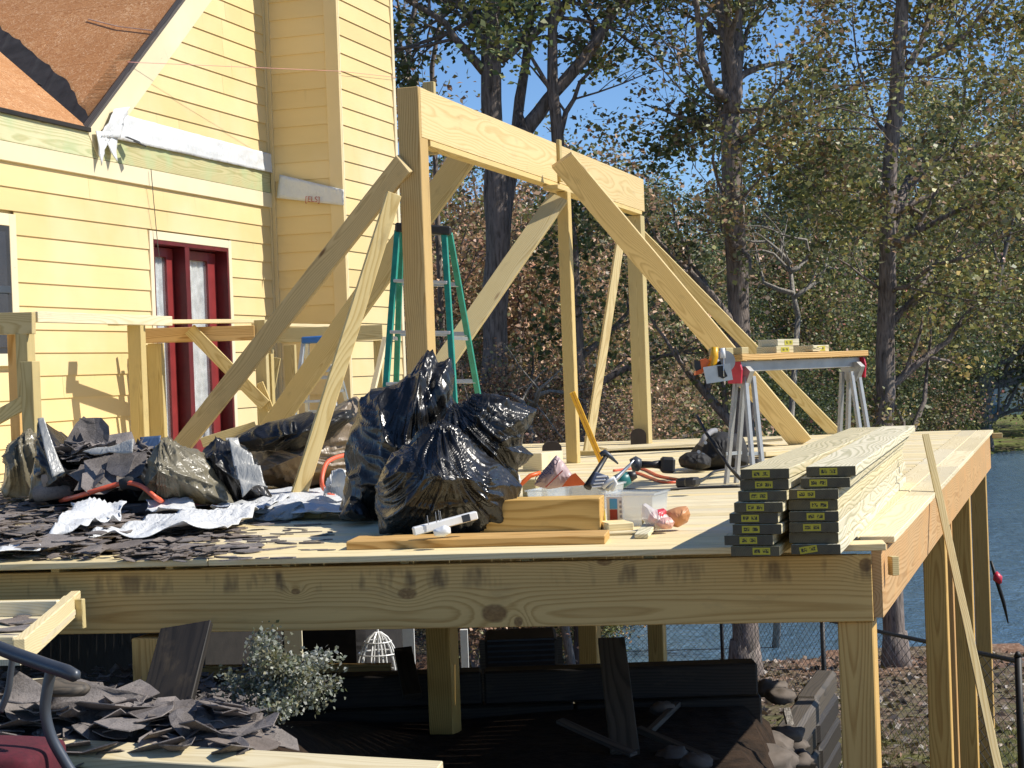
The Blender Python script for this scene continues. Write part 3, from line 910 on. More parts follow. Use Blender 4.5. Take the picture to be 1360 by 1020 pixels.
# posts
POSTW = wood('deck_post_pine', (.66, .44, .15), (.44, .25, .07), 85, 1.0, knotty=.6)  # same pine reddened, warm shade painted into the posts
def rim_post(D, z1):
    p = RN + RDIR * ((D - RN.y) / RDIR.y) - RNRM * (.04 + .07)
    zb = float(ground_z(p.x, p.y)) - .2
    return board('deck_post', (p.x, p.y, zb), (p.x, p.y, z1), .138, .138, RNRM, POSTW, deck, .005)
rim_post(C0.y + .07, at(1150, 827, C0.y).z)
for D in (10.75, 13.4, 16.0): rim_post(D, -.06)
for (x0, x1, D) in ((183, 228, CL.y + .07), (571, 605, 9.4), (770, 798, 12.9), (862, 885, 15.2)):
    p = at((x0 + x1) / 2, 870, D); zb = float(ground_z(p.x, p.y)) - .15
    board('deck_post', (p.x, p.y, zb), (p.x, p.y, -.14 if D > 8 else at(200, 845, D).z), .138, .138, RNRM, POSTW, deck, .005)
# extra prop post beside the rim posts
p = RN + RDIR * 5.2 - RNRM * .12
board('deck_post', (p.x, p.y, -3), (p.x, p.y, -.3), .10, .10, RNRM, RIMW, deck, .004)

# ---------------------------------------------------------------- timber frame standing on the deck
M0 = at(527, 300, 10.46)
frm = thing('timber_gantry', 'tall timber frame of posts, header beam and diagonal braces on the deck', 'timber frame', (M0.x, M0.y, 0))
def vpost(xl, D, z0, z1, w, name='post', mat=PINE_G, d=None):
    """front left edge of the front face at pixel column xl (at deck height)"""
    p = at_z(xl, 0, 0) if False else None
    s_ = F_PX / D
    # pixel column at the mean height
    q = at(xl, 510, D)
    zc = (z0 + z1) / 2
    X = q.x
    c = Vector((X, D, 0)) + ND * (w / 2) + WD * ((d or w) / 2)
    return board(name, (c.x, c.y, z0), (c.x, c.y, z1), w, d or w, ND, mat, frm, .004)
def colx(x, y, D):
    return at(x, y, D)
# main post: shaft with a notch for the header
pm = at(537, 400, 10.46); pm.z = 0
HB, HT = 2.15, 2.45
def shaft(p, w, d, z0, z1, name, mat):
    c = Vector((p.x, p.y, 0)) + ND * (w / 2) + WD * (d / 2)
    return board(name, (c.x, c.y, z0), (c.x, c.y, z1), w, d, ND, mat, frm, .004)
shaft(pm, .14, .14, 0, HT + .005, 'post', wood('main_post_pine', (.60, .45, .22), (.40, .26, .09), 95, 1.0, knotty=.8))
pf = at(836, 420, 16.0); pf.z = 0
shaft(pf, .14, .15, 0, HB - .042, 'post', PINE_G)
pmid = at(745, 420, 13.2); pmid.z = 0
shaft(pmid, .089, .089, 0, HB - .08, 'post', PINE)
h0 = pm + ND * .144 + WD * .025
h1 = pf + ND * .146 + WD * .155
hd = (h1 - h0).normalized(); hn = Vector((hd.y, -hd.x, 0))
hl = (h1 - h0).length
zc = (HB + HT) / 2
HEADW = wood('header_pine', (.76, .61, .33), (.58, .42, .18), 75, .8, knotty=.15, warp=.095)
sp = hl * .505
def hp(s_, o_, z_): return h0 + hd * s_ + hn * o_ + Z * z_
board('header_beam', hp(0, -.019, zc), hp(sp - .02, -.019, zc), HT - HB, .038, Z, HEADW, frm)
board('header_beam', hp(sp + .05, -.021, zc), hp(hl, -.021, zc), HT - HB, .038, Z, HEADW, frm)
board('header_beam', hp(.12, -.061, zc), hp(hl * .62, -.061, zc), HT - HB, .036, Z, PINE, frm)
board('header_beam', hp(hl * .62 + .003, -.061, zc), hp(hl, -.061, zc), HT - HB, .036, Z, PINE, frm)
board('header_plate', hp(.15, -.045, HB - .02), hp(hl - .12, -.045, HB - .02), .089, .036, hn, PINE, frm)
board('splice_block', hp(sp + .015, .012, HB + .01), hp(sp + .015, .012, HT + .03), .06, .028, hd, PINE_G, frm)
board('splice_plate', hp(sp - .3, .02, HB - .06), hp(sp + .75, .02, HB - .06), .12, .034, hn, PINE, frm)
st = at(570, 115, 10.9); 
board('stub_board', (st.x, st.y, 2.1), (st.x, st.y, at(570, 109, 10.9).z), .075, .04, ND, PINE_G, frm)
def brace(x0, y0, D0, x1, y1, D1, w, t=.038, mat=PINE, wd=None, z1=None):
    a, b_ = at(x0, y0, D0), at(x1, y1, D1)
    if z1 is not None:
        b_ = a + (b_ - a) * ((z1 - a.z) / (b_.z - a.z))
    return board('brace', a, b_, w, t, wd or WD.cross(b_ - a), mat, frm)
BR = wood('brace_pine', (.70, .57, .32), (.48, .36, .17), 110, .9, knotty=.7)
brace(537, 217, 10.42, 210, 632, 12.4, .135, .038, BR)
brace(622, 200, 11.6, 338, 600, 14.0, .18, .038, PINE, z1=.03)
brace(523, 258, 10.35, 392, 672, 9.95, .089, .045, PINE, Vector((1, .35, 0)))
brace(742, 262, 13.05, 560, 524, 12.3, .15, .038, PINE, z1=.03)
brace(824, 318, 15.6, 780, 602, 14.5, .07, .05, PINE, Vector((1, .4, 0)))
brace(746, 212, 12.85, 1066, 590, 14.8, .185, .04, BR, z1=.01)
brace(838, 300, 16.3, 1106, 572, 16.5, .115, .038, PINE, z1=.01)
cl = at_z(405, 688, 0)
board('cleat', cl + ND * -.1 + Z * .02, cl + ND * .11 + Z * .02, .085, .038, WD, PINE_G, frm)
cl = at_z(786, 605, 0)
board('cleat', cl + ND * -.12 + Z * .02, cl + ND * .1 + Z * .02, .085, .038, WD, PINE, frm)

# ---------------------------------------------------------------- temporary guard rails beside the wall
def rail_thing(label, x, y, D):
    p = at(x, y, D)
    return thing('temporary_guardrail', label, 'guardrail', (p.x, p.y, 0), 'temporary lumber guardrails beside the house wall')
r1 = rail_thing('guardrail with long top rail at the left edge, braced to its post', 30, 640, 11)
def pb(parent, name, a, b_, w, t, wd, mat): return board(name, a, b_, w, t, wd, mat, parent)
D1 = 11.0
pb(r1, 'rail_board', at(-120, 433, 11.5), at(45, 429, D1), .14, .038, Z, PINE)
for (x0, x1, y0, y1, D, mt) in ((30, 49, 480, 668, D1 + .03, PINE_G), (24, 42, 443, 536, D1 + .07, PINE_G), (13, 28, 443, 600, D1 + .5, PINE_GOLD)):
    a, b_ = at((x0 + x1) / 2, y0, D), at((x0 + x1) / 2 + .03 * (y1 - y0), y1, D)
    pb(r1, 'post', a, (a.x, a.y, 0 if y1 > 590 else b_.z), (x1 - x0) / F_PX * D, .089, ND, mt)
pb(r1, 'brace', at(45, 528, D1 + .02), at(-60, 585, D1 + .1), .089, .038, Z, PINE_G)
a = at(47, 421, D1 + .04)
b_ = a + WD * (on_plane(226, 425, a, ND) - a).dot(WD)
pb(r1, 'top_rail', a, Vector((b_.x, b_.y, a.z + .0)), .07, .038, Z, DECKW)
r2 = rail_thing('guardrail with flat cap board and diagonal brace in front of the red door', 185, 560, 15.0)
pc = at(166, 429, 15.0)
pb(r2, 'cap_board', pc - ND * .13, pc + ND * .13, .14, .036, WD, PINE_G)
a = at(189, 427, 15.02)
b_ = at(345, 428, 16.4)
pb(r2, 'top_rail', Vector((a.x, a.y, pc.z + .004)) + WD * .05, Vector((b_.x, b_.y, pc.z + .02)), .13, .036, ND, DECKW)
a = at(181, 437, 15.05); pb(r2, 'post', (a.x, a.y, 0), (a.x, a.y, pc.z - .02), .13, .089, ND, PINE_G)
D2 = 15.75
ca, cb = at(193, 446, D2), at(338, 442, D2 + .05)
pb(r2, 'cross_board', ca, cb, .135, .038, Z, PINE_GOLD)
for (x0, x1, yt, D, mt) in ((197, 217, 456, D2 + .06, PINE_G), (188, 200, 458, D2 + .2, PINE_G), (338, 354, 425, D2 + .1, PINE_G), (354, 362, 470, D2 + .25, PINE_G)):
    a = at((x0 + x1) / 2, yt, D); pb(r2, 'post', (a.x, a.y, 0), a, (x1 - x0) / F_PX * D, .06, ND, mt)
pb(r2, 'brace', at(252, 437, D2 - .06), at(352, 538, D2 - .03), .115, .036, Vector((1, 0, .8)), PINE)
pb(r2, 'brace', at(345, 508, D2 + .0), at(360, 545, D2 + .02), .06, .036, Vector((1, 0, 0)), PINE)
pb(r2, 'low_board', at(268, 588, D2 - .3), at(340, 566, D2 - .25), .09, .038, Z, PINE_G)
r3 = rail_thing('guardrail of short boards and posts beside the yellow chimney', 430, 560, 16.4)
D3 = 16.4
pb(r3, 'cross_board', at(353, 446, D3), at(508, 441, D3 + .05), .14, .038, Z, PINE_G)
b_ = at(440, 430, D3 + 1.0)
pb(r3, 'top_rail', at(338, 431, D3 - .3), at(445, 433, D3 + .5), .09, .03, WD, DECKW)
for (xc, yt, D, w_) in ((358, 458, D3 + .05, .06), (502, 452, D3 + .1, .08), (385, 458, D3 + 1.2, .12)):
    a = at(xc, yt, D); pb(r3, 'post', (a.x, a.y, 0), a, w_, .05, ND, PINE_G)
pb(r3, 'brace', at(512, 448, D3 - .02), at(494, 525, D3 - .2), .05, .04, ND, DECKW)
pb(r3, 'brace', at(340, 475, D3 - .02), at(365, 545, D3), .06, .036, Vector((1, 0, .3)), DECKW)
pb(r3, 'brace', at(368, 475, D3 + .1), at(358, 530, D3 + .1), .07, .036, Vector((1, 0, .3)), PINE_G)
# ---------------------------------------------------------------- trees
PAL = {
    'green': [(.035, .055, .016), (.05, .07, .02), (.075, .09, .028), (.03, .042, .016), (.10, .105, .03), (.06, .06, .03)],
    'mixed': [(.05, .065, .02), (.09, .095, .03), (.13, .08, .035), (.04, .05, .018), (.16, .15, .04), (.11, .06, .03), (.07, .07, .035)],
    'brown': [(.20, .11, .05), (.25, .135, .075), (.15, .085, .045), (.30, .18, .11), (.09, .065, .04), (.10, .10, .04), (.22, .10, .06)],
    'russet': [(.15, .045, .03), (.13, .06, .035), (.07, .065, .03), (.05, .055, .025), (.18, .08, .05), (.09, .04, .03)],
    'yellow': [(.19, .17, .035), (.15, .14, .03), (.09, .10, .03), (.22, .15, .03), (.06, .075, .025)],
    'dark': [(.02, .032, .012), (.03, .042, .016), (.016, .025, .01), (.045, .055, .02)],
}
LEAF_GAIN = 2.7
def leaves_mesh(name, centres, spread, per, size, pal, seed, flat=.55, weights=None):
    r = np.random.default_rng(seed)
    c = np.repeat(np.asarray(centres, float), per, axis=0)
    n = len(c)
    p = c + r.normal(0, 1, (n, 3)) * spread * np.array([1, 1, .8])
    ax = r.normal(0, 1, (n, 3)); ax[:, 2] *= flat; ax /= np.linalg.norm(ax, axis=1)[:, None] + 1e-9
    b = r.normal(0, 1, (n, 3)); b -= ax * (ax * b).sum(1)[:, None]; b /= np.linalg.norm(b, axis=1)[:, None] + 1e-9
    L = size * r.uniform(.6, 1.35, (n, 1)); Wd = L * r.uniform(.28, .42, (n, 1))
    nrm = np.cross(ax, b)
    fold = nrm * Wd * .35
    v = np.stack([p - ax * L * .5, p + b * Wd + fold + ax * L * .05, p + ax * L * .5, p - b * Wd + fold + ax * L * .05], 1).reshape(-1, 3)
    f = np.arange(n * 4).reshape(-1, 4)
    me = np_mesh(name, v, f)
    pal = np.array(pal)
    # neighbouring leaves of a cluster share a tone
    kc = r.integers(0, len(pal), len(centres))
    k = np.repeat(kc, per)
    sw = r.random(n) < .45
    k[sw] = r.integers(0, len(pal), sw.sum())
    g_ = pal.mean(1, keepdims=True); pal = pal * .78 + g_ * .22
    col = pal[k] * LEAF_GAIN * r.uniform(.6, 1.4, (n, 1))
    col = col * np.repeat(r.uniform(.55, 1.45, (len(centres), 1)), per, axis=0)
    rgba = np.concatenate([np.clip(col, 0, 1), np.ones((n, 1))], 1)
    at_ = me.attributes.new('leafcol', 'FLOAT_COLOR', 'FACE')
    at_.data.foreach_set('color', rgba.astype(np.float32).ravel())
    me.materials.append(LEAF)
    return me

GAPS = [(592, 60, 42, 90, .75), (545, 60, 25, 110, .6), (870, 75, 60, 95, .93), (740, 120, 30, 50, .5), (1035, 35, 45, 60, .75), (1130, 40, 30, 60, .6), (980, 240, 30, 20, .6), (950, 60, 22, 60, .6)]
_gr = random.Random(77)
def thin_crown(p):
    """crowns are thin where the sky shows through: centre direction of each gap and its reach"""
    d = p - EYE
    x = PCX + d.dot(_r) / d.dot(_f) * F_PX; y = PCY - d.dot(_u) / d.dot(_f) * F_PX
    for gx, gy, rx, ry, pr in GAPS:
        if ((x - gx) / rx) ** 2 + ((y - gy) / ry) ** 2 < 1 and _gr.random() < pr: return True
    return False
class Tree:
    def __init__(s, seed): s.m, s.tips, s.r = MB(), [], random.Random(seed)
    def limb(s, pts, r0, r1, n=9, sub=0, lvl=1, slen=1.6, wob=.05, tipend=True):
        """a limb along given points (world), spawning sub-branches"""
        P = [Vector(p) for p in pts]
        out = []
        for i in range(len(P) - 1):
            k = max(2, int((P[i + 1] - P[i]).length / .45))
            for j in range(k):
                q = P[i].lerp(P[i + 1], j / k)
                if i or j: q = q + Vector([s.r.uniform(-1, 1) * wob * .5 for _ in range(3)])
                out.append(q)
        out.append(P[-1])
        N = len(out)
        rad = [r0 + (r1 - r0) * (i / (N - 1)) for i in range(N)]
        rad = [q * (1 + .09 * s.r.uniform(-1, 1)) for q in rad]
        s.m.tube(out, rad, n)
        for _ in range(sub):
            i = s.r.randint(max(1, int(N * .25)), N - 1)
            d = (out[i] - out[i - 1]).normalized()
            s.grow(out[i], s.swing(d), slen * s.r.uniform(.6, 1.2), rad[i] * .5, lvl)
        if tipend: s.grow(out[-1], (out[-1] - out[-2]).normalized(), slen, r1 * .8, lvl)
    def swing(s, d, a=.9):
        v = Vector([s.r.gauss(0, 1) for _ in range(3)])
        v = (v - d * v.dot(d)).normalized()
        q = (d * math.cos(a) + v * math.sin(a)); q.z += .12
        return q.normalized()
    def grow(s, p, d, L, r, lvl):
        r = max(r, .006)
        n = 4
        pts, rad = [p], [r]
        q = p.copy(); dd = d.copy()
        for i in range(n):
            dd = (dd + Vector([s.r.gauss(0, .17) for _ in range(3)])).normalized()
            q = q + dd * (L / n)
            pts.append(q.copy()); rad.append(r * (1 - .65 * (i + 1) / n))
        s.m.tube(pts, rad, 4 if r < .03 else 6, cap=False)
        if lvl <= 0:
            s.tips += [pts[2], pts[3], pts[4]]
            return
        for k in range(3 if lvl > 1 else 4):
            i = s.r.randint(1, n)
            s.grow(pts[i], s.swing((pts[i] - pts[i - 1]).normalized(), s.r.uniform(.4, 1.0)), L * s.r.uniform(.45, .7), rad[i] * .7, lvl - 1)
        s.grow(pts[-1], dd, L * .6, rad[-1], lvl - 1)
    def build(s, name, label, cat, base, pal, per, spread, size, seed, group=None, barkm=BARK, keep=1.0, drop=None):
        drop = drop or thin_crown
        t = thing(name, label, cat, base, group)
        s.m.build('trunk', barkm, t, smooth=True)
        tips = [p for p in s.tips if s.r.random() < keep and (drop is None or not drop(p))]
        if tips and per:
            me = leaves_mesh('crown', [tuple(p) for p in tips], spread, per, size, pal, seed)
            mesh_obj('crown', me, None, t)
        return t
def gp(x, y, D):
    """foot of something at column x, depth D, on the ground"""
    p = at(x, y, D); return Vector((p.x, p.y, float(ground_z(p.x, p.y))))

def near_tree(trunk, D, r0, r1, limbs, seed, label, pal, per=16, size=.10, spread=.22, keep=1.0, sub=5, lvl=1, slen=1.7, tipend=True, zigz=.6):
    T = Tree(seed)
    base = gp(trunk[0][0], trunk[0][1], D)
    pts = [base - Z * .2] + [at(x, y, D + T.r.uniform(-.1, .1)) for x, y in trunk]
    T.limb([base - Z * .2, base + Z * .35] + pts[1:], r0 * 1.12, r1, 12, sub, lvl, slen, .03, tipend)
    T.m.tube([base - Z * .2, base + Z * .2, base + Z * .55], [r0 * 1.6, r0 * 1.32, r0 * 1.09], 12)
    for (lp, lr0, lr1, lsub) in limbs:
        dd = 0.0
        q = []
        step = T.r.uniform(-zigz, zigz)
        for x, y in lp:
            q.append(at(x, y, D + dd)); dd += step
        T.limb(q, lr0, lr1, 8, lsub, lvl, slen)
    return T.build('oak_tree', label, 'tree', base, pal, per, spread, size, seed, keep=keep)

near_tree([(655, 560), (658, 420), (661, 300), (655, 180), (651, 90), (652, 30), (652, -60)], 27.0, .25, .13, [
    ([(645, 28), (622, 13), (598, -2), (560, -25)], 0.095, 0.041, 3),
    ([(643, 95), (618, 66), (590, 33), (548, 4), (510, -20)], 0.074, 0.030, 4),
    ([(648, 62), (634, 40), (612, 22)], 0.054, 0.027, 2),
    ([(664, 78), (690, 58), (712, 40), (753, 2), (780, -30)], 0.101, 0.054, 4),
    ([(668, 330), (678, 230), (690, 130), (700, 55), (712, -20)], 0.101, 0.061, 4),
    ([(674, 210), (705, 165), (728, 132), (776, 78), (803, 33), (830, -4), (850, -30)], 0.128, 0.061, 6),
    ([(690, 150), (712, 190), (725, 210)], 0.041, 0.020, 2),
], 3, 'big grey-barked oak whose forked trunk rises just behind the header beam', PAL['green'], per=52, size=.11, spread=.24, sub=2, lvl=1, slen=2.0)
near_tree([(768, 590), (765, 480), (758, 330), (742, 200), (733, 120), (735, 40), (745, -40)], 27.0, .17, .07, [
    ([(741, 200), (752, 150), (770, 110), (810, 70)], .05, .02, 3), ([(735, 130), (715, 90), (700, 60)], .04, .02, 3),
], 5, 'dark slim-trunked tree standing behind the middle post of the timber frame', PAL['green'], per=40, size=.09, spread=.28, sub=4, slen=1.6)
near_tree([(990, 893), (988, 700), (986, 500), (980, 400), (976, 300), (971, 200), (970, 150)], 26.0, .20, .15, [
    ([(970, 152), (967, 100), (964, 50), (955, 10), (948, -30)], .11, .07, 3),
    ([(973, 150), (979, 90), (980, 40), (988, -10), (992, -40)], .10, .06, 3),
    ([(966, 135), (950, 118), (935, 92), (928, 55), (925, 10), (918, -25)], .07, .04, 3),
    ([(984, 186), (1005, 172), (1034, 158), (1056, 158)], .07, .025, 3),
    ([(980, 148), (1020, 143), (1062, 126), (1090, 120)], .04, .02, 3),
    ([(962, 175), (957, 160), (955, 140), (930, 120)], .035, .02, 2),
    ([(986, 330), (960, 305), (953, 260)], .03, .015, 2),
], 8, 'straight-trunked oak forking high up, standing behind the sawhorse', PAL['mixed'], per=46, size=.088, spread=.19, sub=5, slen=1.9, keep=.85)
near_tree([(1191, 903), (1186, 800), (1176, 560), (1177, 440), (1178, 330), (1182, 240), (1188, 150), (1194, 70), (1199, 0), (1204, -60)], 26.5, .17, .09, [
    ([(1187, 278), (1200, 250), (1215, 228), (1246, 213), (1285, 194), (1330, 190)], .085, .03, 5),
    ([(1205, 90), (1225, 60), (1236, 20), (1243, -20)], .06, .03, 4),
    ([(1220, 85), (1260, 65), (1285, 40), (1320, 0)], .05, .02, 4),
    ([(1184, 180), (1165, 165), (1150, 120)], .04, .02, 3),
    ([(1180, 390), (1205, 380), (1240, 352), (1290, 340)], .04, .02, 3),
    ([(1170, 385), (1145, 365), (1115, 345)], .025, .012, 2),
], 9, 'tall slender tree standing behind the far end of the lumber stack', PAL['yellow'] + PAL['mixed'], per=46, size=.09, spread=.20, sub=8, slen=2.0, keep=.95)
# thin trunks in the gap beside the chimney
near_tree([(556, 250), (548, 150), (541, 90), (545, 40), (556, -20)], 33.0, .07, .05, [([(541, 90), (530, 50), (528, 0)], .04, .02, 3)], 12,
          'thin bare-stemmed sapling close beside the chimney corner', PAL['mixed'], per=12, size=.12, spread=.3, sub=5, slen=1.8)
near_tree([(580, 250), (576, 150), (573, 90), (586, 20)], 31.0, .06, .04, [], 13,
          'leaning thin tree seen between the chimney and the big oak', PAL['brown'], per=14, size=.12, spread=.3, sub=7, slen=1.8)
# pale bare limbs in front of the woods
def bare(paths, D, label, seed):
    T = Tree(seed)
    for lp in paths:
        q = [at(x, y, D + T.r.uniform(-.4, .4)) for x, y in lp]
        T.limb(q, .045, .015, 6, 3, 0, .9, .08)
    T.tips = []
    b = gp(*lp[-1], D)
    T.m.tube([b - Z * .1, b.lerp(at(*paths[0][0], D), .5), at(*paths[0][0], D)], [.07, .06, .045], 6)
    return T.build('dead_tree', label, 'tree', b, None, 0, 0, 0, seed, barkm=TWIG)
bare([[(1060, 420), (1050, 360), (1030, 335), (1000, 337)], [(1050, 360), (1075, 345), (1072, 318), (1040, 312)], [(1050, 350), (1020, 322), (985, 318)], [(1055, 395), (1090, 370), (1098, 345)], [(1055, 390), (1012, 375), (1008, 345)]], 30, 'dead tree with pale curling bare branches right of the straight-trunked oak', 21)
bare([[(700, 545), (715, 520), (735, 500)], [(700, 545), (680, 525), (665, 522)], [(712, 525), (750, 520)]], 26, 'pale bare fallen branches behind the middle post', 22)

# woods behind: a few prototypes, copied with their parts
def proto(seed, h, r, pal, per, size, spread, crown0=.15, width=.45, n_l=16, keep=.8):
    T = Tree(seed)
    pts = [Vector((0, 0, -.3))]
    for i in range(1, 7): pts.append(Vector((T.r.uniform(-.25, .25), T.r.uniform(-.25, .25), h * .82 * i / 6)))
    T.limb(pts, r, r * .3, 8, 0, 0, 1, .04)
    for k in range(n_l):
        f = crown0 + (.95 - crown0) * (k + T.r.random()) / n_l
        i = f * 6; p = pts[min(6, int(i))].lerp(pts[min(6, int(i) + 1)], i - int(i)) if i < 6 else pts[6]
        an = k * 2.4 + T.r.uniform(-.4, .4)
        Lr = h * width * (1 - .55 * abs(f - .45) / .55) * T.r.uniform(.55, 1.0)
        d = Vector((math.cos(an), math.sin(an), T.r.uniform(.05, .6))).normalized()
        q = p + d * Lr * .55
        T.limb([p, q], r * .4 * (1.2 - f), r * .14, 5, 2, 1, Lr * .42, .12)
    me_t = bpy.data.meshes.new('trunk'); me_t.from_pydata(T.m.v, [], T.m.f); me_t.materials.append(BARK)
    me_t.polygons.foreach_set('use_smooth', [True] * len(me_t.polygons))
    tips = [tuple(p) for p in T.tips if T.r.random() < keep]
    me_c = leaves_mesh('crown', tips, spread, per, size, pal, seed)
    return me_t, me_c
PROT = {
    'brown': [proto(31, 9, .13, PAL['brown'], 30, 0.099, .34, .08, .42), proto(32, 10, .14, PAL['brown'] + PAL['mixed'], 30, 0.099, .36, .06, .42)],
    'mixed': [proto(33, 14, .17, PAL['mixed'], 30, 0.125, .45, .05, .36), proto(34, 13, .16, PAL['russet'] + PAL['mixed'], 30, 0.125, .45, .05, .38)],
    'green': [proto(35, 14, .17, PAL['green'] + PAL['dark'], 32, 0.125, .45, .03, .36), proto(36, 10, .15, PAL['dark'], 34, 0.112, .4, .02, .42)],
    'yellow': [proto(37, 13, .15, PAL['yellow'] + PAL['mixed'], 28, 0.125, .45, .06, .36)],
    'bush': [proto(38, 2.6, .06, PAL['yellow'] + PAL['green'], 26, 0.066, .22, .0, .55, 12), proto(39, 2.4, .05, PAL['brown'] + PAL['mixed'], 26, 0.066, .22, .0, .55, 12)],
}
LAB = {
    'brown': ('brown-leaved oak', 'brown oaks behind the deck structure'),
    'mixed': ('rusty green autumn tree', 'mixed autumn trees of the woods'),
    'green': ('dark green tree', 'dark green trees of the woods'),
    'yellow': ('yellowish green tree', 'yellowish trees of the woods'),
    'bush': ('low leafy bush', 'low bushes below the woods'),
}
SPOT = [(575, 'beside the chimney corner'), (635, 'behind the green stepladder'), (700, 'behind the big grey-barked oak'), (752, 'behind the middle post'), (815, 'between the middle and far posts'), (865, 'behind the far post'),
        (915, 'behind the big diagonal brace'), (962, 'left of the high-forking oak'), (1005, 'right behind the high-forking oak'), (1055, 'above the near end of the sawhorse'), (1105, 'above the middle of the sawhorse'), (1148, 'above the far end of the sawhorse'),
        (1190, 'behind the tall slender tree'), (1235, 'above the leaning wooden stick'), (1285, 'left of the forked far bank tree'), (1330, 'behind the forked far bank tree'), (1500, 'above the pale lake house')]
_used = {}
def describe(kind, x, D):
    where = [w for e, w in SPOT if x <= e][0]
    lim = (29, 34, 40, 47, 54) if x < 830 else (61, 71, 79, 90, 100)
    row = ['foremost', 'near', 'middle-row', 'further', 'distant', 'rearmost'][sum(D > q for q in lim)]
    lab = f'{row} {LAB[kind][0]} {where}'
    if lab in _used:
        lab2 = lab + (', the one further right' if x > _used[lab] else ', the one further left')
        if lab2 in _used: lab2 += ' and lower'
        _used[lab2] = x
        return lab2
    _used[lab] = x
    return lab
NAME = {'brown': 'oak_tree', 'mixed': 'autumn_tree', 'green': 'dark_tree', 'yellow': 'yellow_tree', 'bush': 'bush'}
def place(kind, x, D, s=1.0, zoff=0.0, var=None):
    v = PROT[kind][rng.integers(len(PROT[kind])) if var is None else var]
    b = gp(x, 500, D); b.z = max(b.z, WATER_Z + .05) + zoff
    t = bpy.data.objects.new(NAME[kind], None); t.empty_display_size = .1
    sc = s * rng.uniform(.9, 1.12)
    W = Matrix.Translation(b) @ Matrix.Rotation(rng.uniform(0, 6.28), 4, 'Z') @ Matrix.Diagonal((sc, sc, sc * rng.uniform(.94, 1.08), 1))
    _link(t, None, W)
    tag(t, describe(kind, x, D), 'bush' if kind == 'bush' else 'tree', LAB[kind][1])
    mesh_obj('trunk', v[0], None, t, W); mesh_obj('crown', v[1], None, t, W)
    return t
for (x, D, s) in ((560, 36, 1.0), (610, 33, .95), (690, 32, .9), (735, 35, 1.0), (800, 38, 1.0), (845, 42, .95), (540, 45, 1.25), (650, 44, 1.2), (720, 48, 1.2), (790, 50, 1.2), (590, 28, .62), (700, 27, .55), (770, 30, .6), (625, 26, .5)):
    place('brown', x, D, s)
def place_top(kind, x, D, ytop, var=None):
    ytop += 25 if ytop < 200 and D > 70 and x < 1200 else 0
    """a wood tree whose crown reaches up to picture row ytop"""
    top = at(x, ytop, D).z; b = max(gp(x, 500, D).z, WATER_Z)
    hh = {'mixed': 15, 'green': 13, 'yellow': 14, 'brown': 10}[kind]
    return place(kind, x, D, (top - b) / hh, var=var)
for (k, x, D, yt) in (('mixed', 835, 58, 165), ('green', 872, 56, 230), ('mixed', 905, 60, 150), ('green', 940, 62, 190), ('mixed', 1000, 66, 90), ('green', 1030, 69, 120),
                     ('yellow', 1075, 70, 60), ('mixed', 1105, 76, 90), ('green', 1150, 76, 150), ('mixed', 1205, 80, 60), ('green', 1225, 84, 200), ('yellow', 1262, 88, -10),
                     ('yellow', 1296, 98, -20), ('yellow', 1400, 100, 0), ('mixed', 1440, 94, -30), ('green', 960, 60, 290), ('green', 1060, 69, 300), ('green', 1120, 74, 290), ('green', 1185, 79, 300), ('green', 1010, 64, 310), ('green', 900, 58, 320), ('green', 1230, 90, 300), ('green', 845, 57, 300),
                     ('green', 860, 75, 190), ('mixed', 930, 80, 170), ('green', 985, 84, 150), ('mixed', 1050, 90, 110), ('green', 1100, 95, 120), ('mixed', 1160, 100, 130), ('green', 1210, 104, 110), ('mixed', 1275, 122, 60), ('green', 1350, 150, 60), ('mixed', 1400, 150, 20), ('yellow', 1330, 140, 120),
                     ('mixed', 555, 64, 150), ('green', 620, 66, 140), ('mixed', 700, 68, 150), ('mixed', 780, 66, 210), ('green', 740, 56, 240), ('green', 660, 56, 200), ('green', 810, 50, 300)):
    place_top(k, x, D, yt)
for (x, D, s) in ((870, 57, 1), (915, 60, 1.1), (965, 62, 1.2), (1000, 65, 1.1), (1050, 68, 1.2), (1095, 72, 1.2), (1140, 75, 1.3), (1175, 78, 1.2), (1215, 81, 1.2), (1245, 86, .8), (690, 30, .6), (735, 31, .7), (800, 33, .8), (830, 34, .8), (765, 29, .6), (670, 28, .55)):
    place('bush', x, D, s)
# forked tree on the far bank beside the distant house
T = Tree(55)
b = gp(1308, 560, 86)
for lp, a, c in (([(1307, 545), (1303, 500), (1296, 470), (1280, 445), (1262, 420)], .42, .2), ([(1308, 540), (1312, 500), (1310, 460), (1318, 420), (1325, 380)], .40, .2), ([(1315, 515), (1335, 512), (1360, 505), (1390, 508)], .15, .08), ([(1312, 560), (1325, 552), (1338, 540)], .2, .1)):
    T.limb([b - Z * .3] + [at(x, y, 86) for x, y in lp] if lp[0][0] < 1310 else [at(x, y, 86) for x, y in lp], a, c, 9, 4, 1, 4.0, .12)
T.build('oak_tree', 'broad forked tree on the far bank beside the distant pale house', 'tree', b, PAL['green'] + PAL['mixed'], 22, .6, .24, 55)

